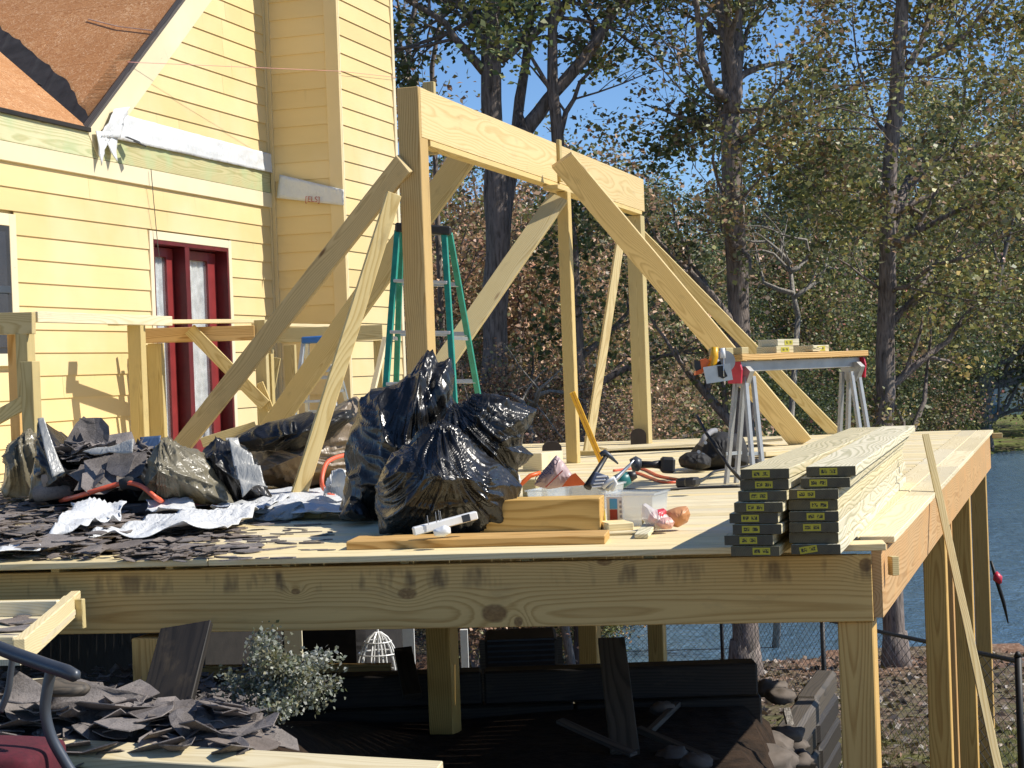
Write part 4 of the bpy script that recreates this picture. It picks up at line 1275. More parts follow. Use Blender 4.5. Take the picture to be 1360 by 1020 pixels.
# distant house over the pond
fh = at(1345, 545, 112); fz_ = float(ground_z(fh.x, fh.y))
far_house = thing('lake_house', 'pale house with grey roof on the far side of the pond', 'house', (fh.x, fh.y, fz_))
Wf = Matrix.Translation((fh.x + 3.2, fh.y + 3, fz_)) @ Matrix.Rotation(R(8), 4, 'Z')
m = MB(); m.box((0, 0, 1.75), (9, 6, 2.3)); m.build('wall', HOUSEW, far_house, Wf)
m = MB(); m.box((0, 0, .3), (9.1, 6.1, .7)); m.build('foundation_wall', HOUSEB, far_house, Wf)
m = MB(); m.add([(-4.9, -3.5, 2.9), (4.9, -3.5, 2.9), (4.9, 3.5, 2.9), (-4.9, 3.5, 2.9), (-4.0, 0, 4.9), (4.0, 0, 4.9)], [(0, 1, 5, 4), (1, 2, 5), (2, 3, 4, 5), (3, 0, 4), (3, 2, 1, 0)]); m.build('roof', GREYROOF, far_house, Wf)
for wx in (-3.2, -1.4, .8):
    m = MB(); m.box((wx, -3.02, 1.85), (1.1, .1, 1.4)); f_ = m.build('window', WHITEPL, far_house, Wf)
    for sx in (-.24, .24):
        m = MB(); m.box((wx + sx, -3.08, 1.85), (.42, .03, 1.2)); m.build('pane', GLASS, f_, Wf)
lh = at(1196, 492, 118); lz = float(ground_z(lh.x, lh.y))
lake2 = thing('lake_house', 'small pale building half hidden by the woods left of the forked tree', 'house', (lh.x, lh.y, lz))
Wf = Matrix.Translation((lh.x, lh.y + 2, lz))
m = MB(); m.box((0, 0, 1.6), (5, 5, 3.2)); m.build('wall', HOUSEW, lake2, Wf)
m = MB(); m.add([(-2.9, -2.9, 3.2), (2.9, -2.9, 3.2), (2.9, 2.9, 3.2), (-2.9, 2.9, 3.2), (0, 0, 5)], [(0, 1, 4), (1, 2, 4), (2, 3, 4), (3, 0, 4), (3, 2, 1, 0)]); m.build('roof', GREYROOF, lake2, Wf)

# fallen leaves and grass on the lawn
n = 9000
lx, ly = rng.uniform(-2, 12, n), 13 + 15.5 * rng.random(n) ** .8
c = np.stack([lx, ly, ground_z(lx, ly) + .015], 1)
me = leaves_mesh('fallen_leaves', c, .02, 1, .10, [(.08, .05, .03), (.11, .085, .065), (.05, .03, .02), (.14, .12, .10), (.035, .022, .015), (.09, .05, .03)], 77, flat=.12)
me.materials.clear()
o = mesh_obj('fallen_leaves', me, DRYLEAF); tag(o, 'dry brown leaves scattered over the lawn', 'fallen leaves', kind='stuff')
n = 14000
lx, ly = rng.uniform(1, 8, n), 12.5 + 7 * rng.random(n)
hz = ground_z(lx, ly)
an = rng.uniform(0, 6.28, n); hh = rng.uniform(.03, .09, n)
dx, dy = np.cos(an) * .006, np.sin(an) * .006
ox, oy = rng.normal(0, .03, n), rng.normal(0, .03, n)
v = np.stack([np.stack([lx - dx, ly - dy, hz - .01], 1), np.stack([lx + dx, ly + dy, hz - .01], 1), np.stack([lx + ox, ly + oy, hz + hh], 1)], 1).reshape(-1, 3)
me = np_mesh('grass', v, np.arange(3 * n).reshape(-1, 3))
col = np.array([(.16, .16, .05), (.22, .19, .08), (.09, .11, .03)])[rng.integers(0, 3, n)]
a_ = me.attributes.new('leafcol', 'FLOAT_COLOR', 'FACE'); a_.data.foreach_set('color', np.concatenate([col, np.ones((n, 1))], 1).astype(np.float32).ravel())
o = mesh_obj('grass', me, LEAF); tag(o, 'thin patchy grass on the lawn past the deck posts', 'grass', kind='stuff')

# ---------------------------------------------------------------- chain link fence
def fence(A, B, label, posts, near_post_r=.03, sp=.10):
    A, B = Vector(A), Vector(B)
    t = thing('chain_link_fence', label, 'fence', (A.x, A.y, A.z))
    d = B - A; L = d.length; n = d.normalized()
    H = 1.12
    m = MB()
    HS = H * sp / .10
    k = int((L + HS) / sp)
    for i in range(-1, k + 1):
        for sgn in (1, -1):
            # wire rising along the fence
            s0, s1 = i * sp, i * sp + HS
            z0, z1 = (0, H) if sgn > 0 else (H, 0)
            s0 -= H * 0
            a0, a1 = s0 - HS, s1 - HS
            if a1 <= 0 or a0 >= L: continue
            def cl(s_, za, zb, sa, sb): return za + (zb - za) * (s_ - sa) / (sb - sa)
            b0, b1 = max(a0, 0), min(a1, L)
            zz0, zz1 = cl(b0, z0, z1, a0, a1), cl(b1, z0, z1, a0, a1)
            p, q = A + n * b0 + Z * zz0, A + n * b1 + Z * zz1
            m.tube([p, q], .003, 3, cap=False)
    o = m.build('wire_mesh', CORDB, t); o['kind'] = 'stuff'
    m = MB(); m.tube([A + Z * (H + .01), B + Z * (H + .01)], .021, 8); m.build('top_rail', CORDB, t)
    for f in posts:
        p = A + d * f
        m = MB(); m.tube([p - Z * .3, p + Z * (H + .05)], near_post_r, 10); m.tube([p + Z * (H + .05), p + Z * (H + .09)], [near_post_r * 1.15, near_post_r * .5], 10)
        m.build('fence_post', CORDB, t, smooth=True)
    return t
fa = at(957, 794, 27); fb = at(1352, 880, 14)
fence((fa.x, fa.y, fa.z - 1.12), (fb.x, fb.y, fb.z - 1.12), 'black chain link fence running from the pond towards us past the deck posts', [0, .5, 1], sp=.24)
fence((fa.x, fa.y, fa.z - 1.12), (fa.x - 6.5, fa.y + .6, fa.z - 1.10), 'black chain link fence along the pond edge behind the deck', [.45, 1])
# ---------------------------------------------------------------- helpers for lumps and sheets
def crumple(v0, quads, pull, s_t, s_r, band, iters, seed, pin=None):
    """let a skin that is larger than the stuffing buckle into folds (position based relaxation)"""
    r = np.random.default_rng(seed)
    v0 = np.asarray(v0, float); q = np.asarray(quads)
    e = np.concatenate([q[:, [0, 1]], q[:, [1, 2]], q[:, [2, 3]], q[:, [3, 0]], q[:, [0, 2]], q[:, [1, 3]]])
    e = np.unique(np.sort(e, 1), axis=0)
    e = e[e[:, 0] != e[:, 1]]
    d0 = v0[e[:, 1]] - v0[e[:, 0]]; L0 = np.linalg.norm(d0, axis=1)
    ok = L0 > 1e-5; e, d0, L0 = e[ok], d0[ok], L0[ok]
    fn = np.cross(v0[q[:, 2]] - v0[q[:, 0]], v0[q[:, 3]] - v0[q[:, 1]])
    n = np.zeros_like(v0)
    for k in range(4): np.add.at(n, q[:, k], fn)
    n /= np.linalg.norm(n, axis=1)[:, None] + 1e-12
    mid = (v0[e[:, 0]] + v0[e[:, 1]]) / 2
    tp = pull - mid; tp /= np.linalg.norm(tp, axis=1)[:, None] + 1e-9
    c = ((d0 / L0[:, None]) * tp).sum(1) ** 2
    st = 1 + s_r * c + s_t * (1 - c)
    # slack varies over the skin
    ph = r.uniform(0, 6.28, (5, 1)); fr_ = r.normal(0, 5, (5, 3))
    sl = np.sin(mid @ fr_.T + ph.T).mean(1)
    st = 1 + (st - 1) * np.clip(1 + 1.6 * sl, .15, 2.2)
    L = L0 * st
    nv = len(v0)
    deg = np.bincount(e.ravel(), minlength=nv).astype(float)[:, None] + 1e-9
    p = v0 + n * r.normal(0, band * .18, (nv, 1))
    i, j = e[:, 0], e[:, 1]
    wl_ = .06 + c ** 2.5                      # smooth along the pull, stay sharp across it
    wsum = (np.bincount(i, wl_, nv) + np.bincount(j, wl_, nv))[:, None] + 1e-9
    def lap(x):
        o = np.empty_like(x)
        for k in range(x.shape[1]): o[:, k] = np.bincount(i, wl_ * x[j, k], nv) + np.bincount(j, wl_ * x[i, k], nv)
        return o / wsum
    for _ in range(6): p = .3 * p + .7 * lap(p)
    p = p + (p - v0) * 2.0
    for it in range(iters):
        for _ in range(2):
            d = p[j] - p[i]; ln = np.linalg.norm(d, axis=1)
            g = ((ln - L) / (ln + 1e-9) * .5)[:, None] * d
            dx = np.empty_like(p)
            for k in range(3): dx[:, k] = np.bincount(i, g[:, k], nv) - np.bincount(j, g[:, k], nv)
            p = p + dx / deg * 2.4
        p = p + (lap(p) - p) * .28
        off = p - v0
        h = (off * n).sum(1)[:, None]
        tang = off - n * h
        hb = np.clip(h, -band, band)
        p = v0 + tang * .96 + n * (h * .5 + hb * .5)
    p = p + (lap(p) - p) * .25
    if pin is not None: p = v0 * pin[:, None] + p * (1 - pin[:, None])
    return p

def lump(name, poly, cen, D, T, mat, seed=1, amp=.04, fr=4.0, nr=24, na=104, parent=None, label=None, cat=None, power=2.6, lean=0.0, pull=None, zmin=0.004, group=None, fine=.35, yoff=0.0, crease=None, tent=0.0, folds=0.0):
    """a stuffed lump: side outline given by points at depth D, blown up front and back to thickness T"""
    c = at(*cen, D)
    P = [at(x, y, D) - c for x, y in poly]
    ang = [math.atan2(p.z, p.x) for p in P]
    rad = [math.hypot(p.x, p.z) for p in P]
    n = len(P)
    def rmax(a):
        dx, dz = math.cos(a), math.sin(a)
        best = None
        for i in range(n):
            p, q = P[i], P[(i + 1) % n]
            ex, ez = q.x - p.x, q.z - p.z
            den = dx * ez - dz * ex
            if abs(den) < 1e-9: continue
            s_ = (p.x * ez - p.z * ex) / den
            u_ = (p.x * dz - p.z * dx) / den
            if s_ > 0 and -1e-6 <= u_ <= 1 + 1e-6: best = max(best or 0, s_)
        return best or max(rad)
    v, f = [], []
    A = [rmax(2 * math.pi * k / na) for k in range(na)]
    sv = Vector((seed * 3.7, seed * 1.9, seed))
    pv = None if pull is None else at(*pull, D) - c
    def rid(q): return 1 - 2 * abs(mnoise.noise(q))
    def disp(p, rho):
        q = Vector((p.x, p.y, p.z))
        h = mnoise.noise(q * fr * .42 + sv) * 1.5 + .7 * mnoise.noise(q * fr * .95 + sv)
        if folds and pv is not None:
            e = q - pv
            an = math.atan2(e.x, -e.z) + .45 * mnoise.noise(q * 2.4 + sv) + .8 * e.y
            ln = e.length
            taut = min(1.0, max(0.12, .55 + 1.3 * mnoise.noise(q * 2.2 + sv * 4)))   # stretched film in places, gathered in others
            f1 = rid(Vector((an * 2.6, q.y * 1.2, ln * 1.0)) + sv)
            f2 = max(0, rid(Vector((an * 6.5, q.y * 2.0, ln * 1.5)) + sv * 2)) ** 2.5
            f3 = max(0, rid(Vector((an * 15.0, q.y * 3, ln * 2.2)) + sv * 3)) ** 3
            pk_ = max(0, rid(q * 5.5 + sv * 5)) ** 4                                   # pokes of what is inside
            sag = max(0, rid(Vector((q.x * 2.2, q.y * 2.2, (q.z + .35 * q.x) * 9)) + sv)) ** 3
            h += folds * taut * (.7 * f1 + 1.15 * f2 + .6 * f3) + .9 * pk_ * folds + .5 * folds * sag * (1 - taut)
        return amp * h
    for side in (-1, 1):
        base = len(v)
        for j in range(nr + 1):
            rho = math.sin(j / nr * math.pi / 2)
            for k in range(na):
                a = 2 * math.pi * k / na
                r_ = A[k] * rho
                th = T * ((1 - tent) * max(0, 1 - rho ** power) ** .5 + tent * (1 - rho))
                p = Vector((math.cos(a) * r_, side * th + lean * math.sin(a) * r_ + yoff, math.sin(a) * r_))
                h = disp(p, rho)
                nn = Vector((math.cos(a) * rho, side * (1 - rho * .8), math.sin(a) * rho)).normalized()
                p = p + nn * h * (1 - .55 * rho ** 4)
                w_ = p + c
                if zmin is not None and w_.z < zmin: p.z = zmin - c.z + .002 * mnoise.noise(p * 9)
                v.append(p)
        for j in range(nr):
            for k in range(na):
                k2 = (k + 1) % na
                q = (base + j * na + k, base + j * na + k2, base + (j + 1) * na + k2, base + (j + 1) * na + k)
                f.append(q if side < 0 else q[::-1])
    if crease:
        # weld the rim of the two halves, then let the skin buckle
        nb_ = (nr + 1) * na
        ids = list(range(len(v)))
        for k in range(na): ids[nb_ + nr * na + k] = nr * na + k
        for sb in (0, nb_):
            for k in range(1, na): ids[sb + k] = sb
        f = [tuple(ids[i] for i in q) for q in f]
        P_ = crumple(v, f, np.array(pv if pv is not None else (0, 0, rad[0] * 2)), crease[0], crease[1], crease[2], crease[3], seed, np.tile(np.repeat(np.clip((np.arange(nr + 1) / nr - .8) * 5, 0, 1) * .8, na), 2))
        v = [Vector(q) for q in P_]
        if zmin is not None:
            for q in v: q.z = max(q.z, zmin - c.z)
        f = [tuple(dict.fromkeys(q)) for q in f]
        f = [q for q in f if len(q) > 2]
    o = mk(name, v, f, mat, parent, Matrix.Translation(c), smooth=True)
    if crease: md = o.modifiers.new('smooth', 'SUBSURF'); md.levels = md.render_levels = 1
    if label: tag(o, label, cat, group)
    return o

def cloth(name, label, cat, c4, nu, nv, mat, amp=.03, seed=0, th=.004, fr=3.0, ragged=.0, group=None, fold=1.6):
    a, b, c, d = [Vector(p) for p in c4]
    v, f = [], []
    sv = Vector((seed * 5.1, seed * 2.3, seed))
    for j in range(nv + 1):
        for i in range(nu + 1):
            u_, w_ = i / nu, j / nv
            p = a.lerp(b, u_).lerp(d.lerp(c, u_), w_)
            h = abs(mnoise.noise(p * fr + sv)) * 1.3 + fold * .7 * (1 - abs(mnoise.noise(Vector((p.x * 1.2, p.y * 5, p.z * 3)) * fr * .5 + sv)) * 2) + .35 * mnoise.noise(p * fr * 2.6 + sv)
            e = min(u_, 1 - u_, w_, 1 - w_)
            p = p + Z * max(h * amp, 0)
            if ragged and e < .02:
                p = p + Vector((mnoise.noise(p * 6 + sv), mnoise.noise(p * 6 - sv), 0)) * ragged
            v.append(p)
    for j in range(nv):
        for i in range(nu):
            k = j * (nu + 1) + i
            f.append((k, k + 1, k + nu + 2, k + nu + 1))
    cen = sum(v, Vector()) / len(v)
    o = mk(name, [p - cen for p in v], f, mat, None, Matrix.Translation(cen), smooth=True)
    md = o.modifiers.new('thickness', 'SOLIDIFY'); md.thickness = th; md.offset = 0
    return tag(o, label, cat, group)

def cord(name, label, pts, r, mat, cat='cable', n=6, sub=6):
    P = [Vector(p) for p in pts]
    out = []
    for i in range(len(P) - 1):
        p0, p1, p2, p3 = P[max(i - 1, 0)], P[i], P[i + 1], P[min(i + 2, len(P) - 1)]
        for k in range(sub):
            t = k / sub
            out.append(.5 * ((2 * p1) + (p2 - p0) * t + (2 * p0 - 5 * p1 + 4 * p2 - p3) * t * t + (3 * p1 - p0 - 3 * p2 + p3) * t ** 3))
    out.append(P[-1])
    m = MB(); m.tube(out, r, n)
    o = m.build(name, mat, smooth=True)
    return tag(o, label, cat)

def shard_mesh(r, s=.16, th=.004, k=None, curl=1.0):
    """a torn piece: ragged outline, gently curled, with real thickness"""
    k = k or r.randint(7, 10)
    el = r.uniform(1.0, 1.9)
    c1, c2 = r.uniform(-1, 1) * curl, r.uniform(-1, 1) * curl
    out = []
    for i in range(k):
        a = 2 * math.pi * (i + r.uniform(-.3, .3)) / k
        q = s * r.uniform(.62, 1.12)
        out.append((math.copysign(abs(math.cos(a)) ** .7, math.cos(a)) * q * el, math.copysign(abs(math.sin(a)) ** .7, math.sin(a)) * q))
    def z(x, y): return (c1 * x * x / el + c2 * y * y + .6 * c1 * x * y) / s * .55
    top = [(0, 0, th)] + [(x * .55, y * .55, z(x * .55, y * .55) + th) for x, y in out] + [(x, y, z(x, y) + th) for x, y in out]
    bot = [(x, y, zz - th) for x, y, zz in top]
    n = len(top)
    f = []
    for i in range(k):
        i2 = (i + 1) % k
        f += [(0, 1 + i, 1 + i2), (1 + i, 1 + k + i, 1 + k + i2, 1 + i2), (n, n + 1 + i2, n + 1 + i), (n + 1 + i, n + 1 + i2, n + 1 + k + i2, n + 1 + k + i), (1 + k + i, n + 1 + k + i, n + 1 + k + i2, 1 + k + i2)]
    return MB().add(top + bot, f)

def endmat():
    t = NT('dark_sealed_board_end')
    o, r_ = t.obj(), t.rnd()
    x, y, z = t.sep(o)
    yy = t.math('ADD', y, t.math('ADD', t.math('MULTIPLY', r_, .05), .02))
    rad = t.math('SQRT', t.math('ADD', t.math('MULTIPLY', x, x), t.math('MULTIPLY', yy, yy)))
    ring = t.math('FRACT', t.math('MULTIPLY', rad, 130))
    col = t.mix(r_, (.15, .13, .07), (.085, .08, .055))
    col = t.mix(t.math('MULTIPLY', ring, .45), col, (.05, .042, .025))
    col = t.mix(t.range(t.noise(o, 30, 4), .5, .7, 0, .5), col, (.06, .05, .035))
    return t.fin(col, .8)
ENDW = endmat()
# ---------------------------------------------------------------- lumber stack on the deck corner
sdir_r = (at_z(1213, 563, .33) - at_z(1137, 621, .33)); sdir_r.z = 0; sdir_r.normalize()
sdir_r = (sdir_r * .7 + WD * .3).normalized()
cols = [[(983, 1048), (983, 1048), (980, 1045), (974, 1039), (968, 1034), (973, 1037), (961, 1028), (971, 1035)],
        [(1070.5, 1137), (1063, 1128.5), (1047.5, 1113), (1047.5, 1113), (1047, 1113), (1047, 1113.5), (1048, 1114), (1049.5, 1116)]]
ordn = ['topmost', 'second from the top', 'third from the top', 'fourth from the top', 'fifth from the top', 'sixth from the top', 'second from the bottom', 'bottom']
PT = .0375
for ci, colm in enumerate(cols):
    sdir = WD if ci == 0 else sdir_r
    sside = Vector((sdir.y, -sdir.x, 0))
    for k, (xa, xb) in enumerate(colm):
        zc_ = (7 - k) * .0412 + PT / 2 + .002
        p = at((xa + xb) / 2, 625 + 14.6 * k + (5 if ci == 0 else 0) * 0, 6.47)
        L = 3.62 + rng.uniform(-.05, .05)
        a = Vector((p.x, p.y + rng.uniform(-.012, .012), zc_))
        tw = rng.uniform(-.004, .004)
        dd = (sdir + sside * (tw if k else 0)).normalized()
        ob = board('lumber_board', a, a + dd * L, .184, PT, sside, STACKW, None, .003)
        tag(ob, f'{ordn[k]} board in the {"left" if ci == 0 else "right"} column of the pale lumber stack', 'lumber board', 'boards stacked on the deck corner')
        m = MB(); m.box((0, 0, 0), (.1825, .0365, .002), None, .0005)
        m.build('sealed_end', ENDW, ob, frame(a - dd * .0006 - sside * .01, a - dd * .0006 + sside * .01, Z))
        if (ci, k) != (1, 6):
            tx = rng.uniform(-.03, .025)
            m = MB(); m.box((0, 0, 0), (.066, .0006, .025))
            W = frame(a + sside * (tx - .02) - dd * .0022, a + sside * (tx + .02) - dd * .0022, dd)
            if (ci, k) == (1, 7): W = W @ Matrix.Rotation(R(-8), 4, 'Y')
            m = MB(); m.box((0, 0, 0), (.066, .026, .0008))
            W = frame(a + sside * (tx - .02) - dd * .0022, a + sside * (tx + .02) - dd * .0022, Z)
            if (ci, k) == (1, 7): W = W @ Matrix.Rotation(R(9), 4, 'Z')
            m.build('lumber_tag', TAGM, ob, W)

# ---------------------------------------------------------------- sawhorse with plank and cut offs
A_, B_ = at(977, 480, 10.3), at(1138, 470, 11.05)
A_.z = B_.z = .70
sh = thing('sawhorse', 'grey metal sawhorse with red end plates and splayed legs', 'sawhorse', ((A_.x + B_.x) / 2, (A_.y + B_.y) / 2, 0))
hx = (B_ - A_).normalized(); hy = Vector((-hx.y, hx.x, 0))
board('top_rail', A_, B_, .045, .065, hy, DULLSTEEL, sh, .004)
m = None
for e, s_ in ((A_, 1), (B_, -1)):
    m = MB(); m.prism([(-.05, 0), (.05, 0), (.085, -.03), (.04, -.12), (-.04, -.12), (-.085, -.03)], -.02, .02)
    q = e + hx * s_ * .05
    fr = Matrix(((hy.x, 0, hx.x, q.x), (hy.y, 0, hx.y, q.y), (hy.z, 1, hx.z, q.z), (0, 0, 0, 1)))
    bracket = m.build('end_bracket', DULLSTEEL, sh, fr)
    m = MB(); m.prism([(-.045, .03), (.045, .03), (.06, -.02), (.05, -.10), (-.05, -.10), (-.06, -.02)], -.006, .006)
    fr = Matrix(((hy.x, 0, hx.x, e.x - hx.x * s_ * .012), (hy.y, 0, hx.y, e.y - hx.y * s_ * .012), (hy.z, 1, hx.z, e.z), (0, 0, 0, 1)))
    m.build('red_end_plate', REDPL, sh, fr)
    for sy in (-1, 1):
        for k in (0, 1):
            tp = e + hx * s_ * (.04 + .07 * k) + hy * sy * .035 - Z * .06
            ft = e + hx * s_ * (.0 + .09 * k) + hy * sy * .11; ft.z = .0
            board('leg', tp, ft, .03, .022, hx, DULLSTEEL, sh, .002)
        ft = e + hx * s_ * (.05) + hy * sy * .085; ft.z = .18
        board('leg_brace', ft - hx * .07, ft + hx * .07, .02, .006, Z, STEEL, sh, .001)
pk = board('plank', A_ - hx * .02 + Z * .053, B_ + hx * .03 + Z * .053, .14, .036, hy, PINE_GOLD)
tag(pk, 'orange-toned plank lying along the top of the sawhorse', 'plank')
def cutoff(x0, x1, y0, y1, D, dep, mat, label, tagged=True):
    a, b_ = at(x0, (y0 + y1) / 2, D), at(x1, (y0 + y1) / 2, D)
    h = (y1 - y0) / F_PX * D
    dy = Vector((-hx.y, hx.x, 0)) * dep / 2
    b_.z = a.z
    ob = board('wood_offcut', a + dy, b_ + dy, dep, h, hy, mat)
    tag(ob, label, 'wood offcut')
    if tagged:
        m = MB(); m.box((0, 0, 0), (.075, .028, .001))
        c_ = (a + b_) / 2 - Vector((-hx.y, hx.x, 0)) * .0015
        m.build('lumber_tag', TAGM, ob, frame(c_ - (b_ - a) * .1, c_ + (b_ - a) * .1, Z))
    return ob
zt = .70 + .0325 + .036 + .003
def ypx(z, D, x): # pixel row of height z at depth D
    return PCY - (Vector((at(x, 0, D).x, D, z)) - EYE).dot(_u) / (Vector((at(x, 0, D).x, D, z)) - EYE).dot(_f) * F_PX
def stackcut(x0, x1, lvl, D, mat, label, tagged=True, dep=.16):
    h = .042
    a, b_ = at(x0, 465, D), at(x1, 465, D)
    z_ = zt + lvl * (h + .001) + h / 2
    n0 = Vector((a.x, a.y, z_)); n1 = Vector((b_.x, b_.y, z_)) 
    n1 = n0 + hx * (n1 - n0).dot(hx)
    ob = board('wood_offcut', n0 + hy * dep / 2, n1 + hy * dep / 2, dep, h, hy, mat)
    tag(ob, label, 'wood offcut')
    if tagged:
        m = MB(); m.box((0, 0, 0), (.075, .028, .001))
        c_ = (n0 + n1) / 2 - hy * .001
        m.build('lumber_tag', TAGM, ob, frame(c_ - hx * .05, c_ + hx * .05, Z))
stackcut(1031, 1078, 0, 10.5, STACKW, 'tagged offcut lying left in the lower layer on the sawhorse plank')
stackcut(1080, 1124, 0, 10.75, STACKW, 'tagged offcut lying right in the lower layer on the sawhorse plank')
stackcut(1033, 1092, 1, 10.55, STACKW, 'tagged offcut resting on top of the two others on the sawhorse')
stackcut(964, 984, 0, 10.17, PINE_G, 'short untagged offcut at the saw end of the sawhorse plank', False, .14)
stackcut(985, 1004, 0, 10.26, PINE_G, 'untagged offcut with pale broken end beside the circular saw', False, .14)
p = at(1012, 466, 10.45); m = MB()
for k in range(5): m.box((.01 * k - .02, .02 * (k % 2), .0 + .003 * k), (.07 - .01 * k, .05, .012))
o = m.build('wood_shavings', STACKW, None, frame(Vector((p.x, p.y, zt + .012)), Vector((p.x, p.y, zt + .012)) + hx, hy)); tag(o, 'pale splintered wood scraps on the sawhorse plank', 'wood scraps')
# circular saw hanging at the sawhorse end
sc_ = at(955, 493, 10.1)
saw = thing('circular_saw', 'yellow and black circular saw hanging at the left end of the sawhorse', 'circular saw', sc_)
def face_frame(p): return Matrix(((1, 0, 0, p.x), (0, 0, 1, p.y), (0, 1, 0, p.z), (0, 0, 0, 1))) @ Matrix.Diagonal((1, 1, -1, 1))
FFm = Matrix(((1, 0, 0, 0), (0, 0, -1, 0), (0, 1, 0, 0), (0, 0, 0, 1)))   # local x right, y up, z toward us
def ff(x, y, D): return Matrix.Translation(at(x, y, D)) @ FFm
k_ = 10.1 / F_PX
def pxpoly(pts, cx, cy): return [((x - cx) * k_, (cy - y) * k_) for x, y in pts]
m = MB(); m.prism(pxpoly([(934, 487), (970, 483), (973, 505), (938, 509)], 955, 495), -.004, .004); m.build('base_plate', STEEL, saw, ff(955, 495, 10.06))
m = MB(); m.prism(pxpoly([(953, 486), (960, 486), (966, 500), (960, 503), (954, 500)], 955, 495), 0, .006); m.build('blade_slot', CORDB, saw, ff(955, 495, 10.05))
m = MB()
m.tube([(-.085 + .0, .0, 0), (-.07, .06, 0), (-.055, .1, 0), (-.05, .155, 0)], [.028, .03, .026, .02], 10)
m.build('handle', YELPL, saw, ff(957, 482, 10.16) @ Matrix.Translation((.02, -.06, 0)), smooth=True)
m = MB(); m.prism(pxpoly([(929, 478), (937, 476), (942, 480), (931, 496), (922, 498), (923, 492), (930, 490)], 935, 487), -.045, .045); m.build('battery_housing', ORANGE, saw, ff(935, 487, 10.16))
m = MB(); m.prism(pxpoly([(921, 478), (929, 480), (930, 490), (923, 493), (921, 488)], 925, 486), -.05, .05); m.build('battery', BLACKPL, saw, ff(925, 486, 10.16))
m = MB(); m.tube([(0, 0, -.03), (0, 0, .03)], .065, 24); m.build('blade_guard', DULLSTEEL, saw, ff(961, 480, 10.18))
m = MB(); m.tube([(0, 0, -.002), (0, 0, .002)], .085, 28); m.build('blade', STEEL, saw, ff(962, 492, 10.12) @ Matrix.Rotation(R(80), 4, 'Y'))
m = MB(); m.tube([(0, -.03, 0), (0, .03, 0)], [.016, .013], 8); m.build('lever', WHITEPL, saw, ff(960, 469, 10.1), smooth=True)
m = MB(); m.tube([(0, 0, -.045), (0, 0, .05)], [.045, .038], 16); m.build('motor', BLACKPL, saw, ff(948, 484, 10.2), smooth=True)
ld = at(952, 480, 10.15)

# ---------------------------------------------------------------- step ladders
def stepladder(label, pts_front, pts_back, steps, D, Db, mat, topc, rw, capmat, stepmat, bstep=()):
    (fl0, fl1), (fr0, fr1) = pts_front
    (bl0, bl1), (br0, br1) = pts_back
    c = at(*topc[0], D)
    t = thing('stepladder', label, 'stepladder', (c.x, c.y, 0))
    Q = {}
    for nm, a, b_, dA, dB in (('fl', fl0, fl1, D, D - .25), ('fr', fr0, fr1, D, D - .25), ('bl', bl0, bl1, D + .08, D + Db), ('br', br0, br1, D + .08, D + Db)):
        p, q = at(*a, dA), at(*b_, dB)
        q = p + (q - p) * ((.0 - p.z) / (q.z - p.z))
        Q[nm] = (p, q)
        board('rail', p, q, rw, .028, ND, mat, t, .002)
    for f in steps:
        a = Q['fl'][0].lerp(Q['fl'][1], f); b_ = Q['fr'][0].lerp(Q['fr'][1], f)
        board('step', a, b_, .09, .022, WD, stepmat, t, .003)
    for f in bstep:
        a = Q['bl'][0].lerp(Q['bl'][1], f); b_ = Q['br'][0].lerp(Q['br'][1], f)
        board('rear_bar', a, b_, .03, .018, Z, stepmat, t, .002)
    a, b_ = Q['fl'][0], Q['fr'][0]
    dd = (b_ - a).normalized()
    board('top_cap', a - dd * .03 + Z * .02 + WD * .05, b_ + dd * .03 + Z * .02 + WD * .05, .16, .06, WD, capmat, t, .01)
    for s_ in ('l', 'r'):
        a = Q['f' + s_][0].lerp(Q['f' + s_][1], .42); b_ = Q['b' + s_][0].lerp(Q['b' + s_][1], .42)
        board('spreader', a, b_, .025, .006, Z, stepmat, t, .001)
    return t
stepladder('green fibreglass stepladder with black top behind the main post', (((528, 306), (512, 520)), ((590, 310), (604, 540))), (((533, 306), (526, 515)), ((597, 310), (637, 535))),
           (.2, .4, .6, .8), 11.4, .95, GREENFG, ((560, 300),), .038, BLACKPL, STEEL, (.2, .4, .6, .8))
stepladder('small blue topped aluminium stepladder beside the chimney', (((403, 455), (390, 560)), ((434, 453), (448, 560))), (((408, 455), (408, 560)), ((440, 455), (468, 560))),
           (.25, .5, .75), 15.2, .6, STEEL, ((420, 452),), .035, BLUEPL, STEEL, (.3, .6))
# blue edge of the small ladder
# ---------------------------------------------------------------- bin bags
tb = lump('bin_bag', [(455, 692), (451, 676), (463, 625), (466, 590), (478, 560), (482, 540), (498, 524), (528, 512), (548, 492), (568, 467), (575, 470), (580, 486), (596, 480), (601, 505), (598, 530), (606, 545), (612, 580), (612, 640), (600, 694), (540, 696)], (540, 610), 8.85, .36, BAG, 3, .036, 4.0, 64, 300,
          label='tall peaked black bin bag leaning in front of the green stepladder', cat='bin bag', pull=(572, 462), tent=.35, folds=1.0)
wb = lump('bin_bag', [(588, 640), (582, 580), (600, 546), (622, 540), (641, 532), (668, 535), (708, 547), (699, 566), (692, 574), (688, 592), (702, 602), (684, 622), (690, 650), (680, 690), (600, 690)], (640, 585), 8.35, .34, BAG, 7, .032, 4.0, 64, 300,
          label='black bin bag with a stiff corner poking out right, behind the faceted one', cat='bin bag', pull=(612, 535), tent=.5, folds=1.1)
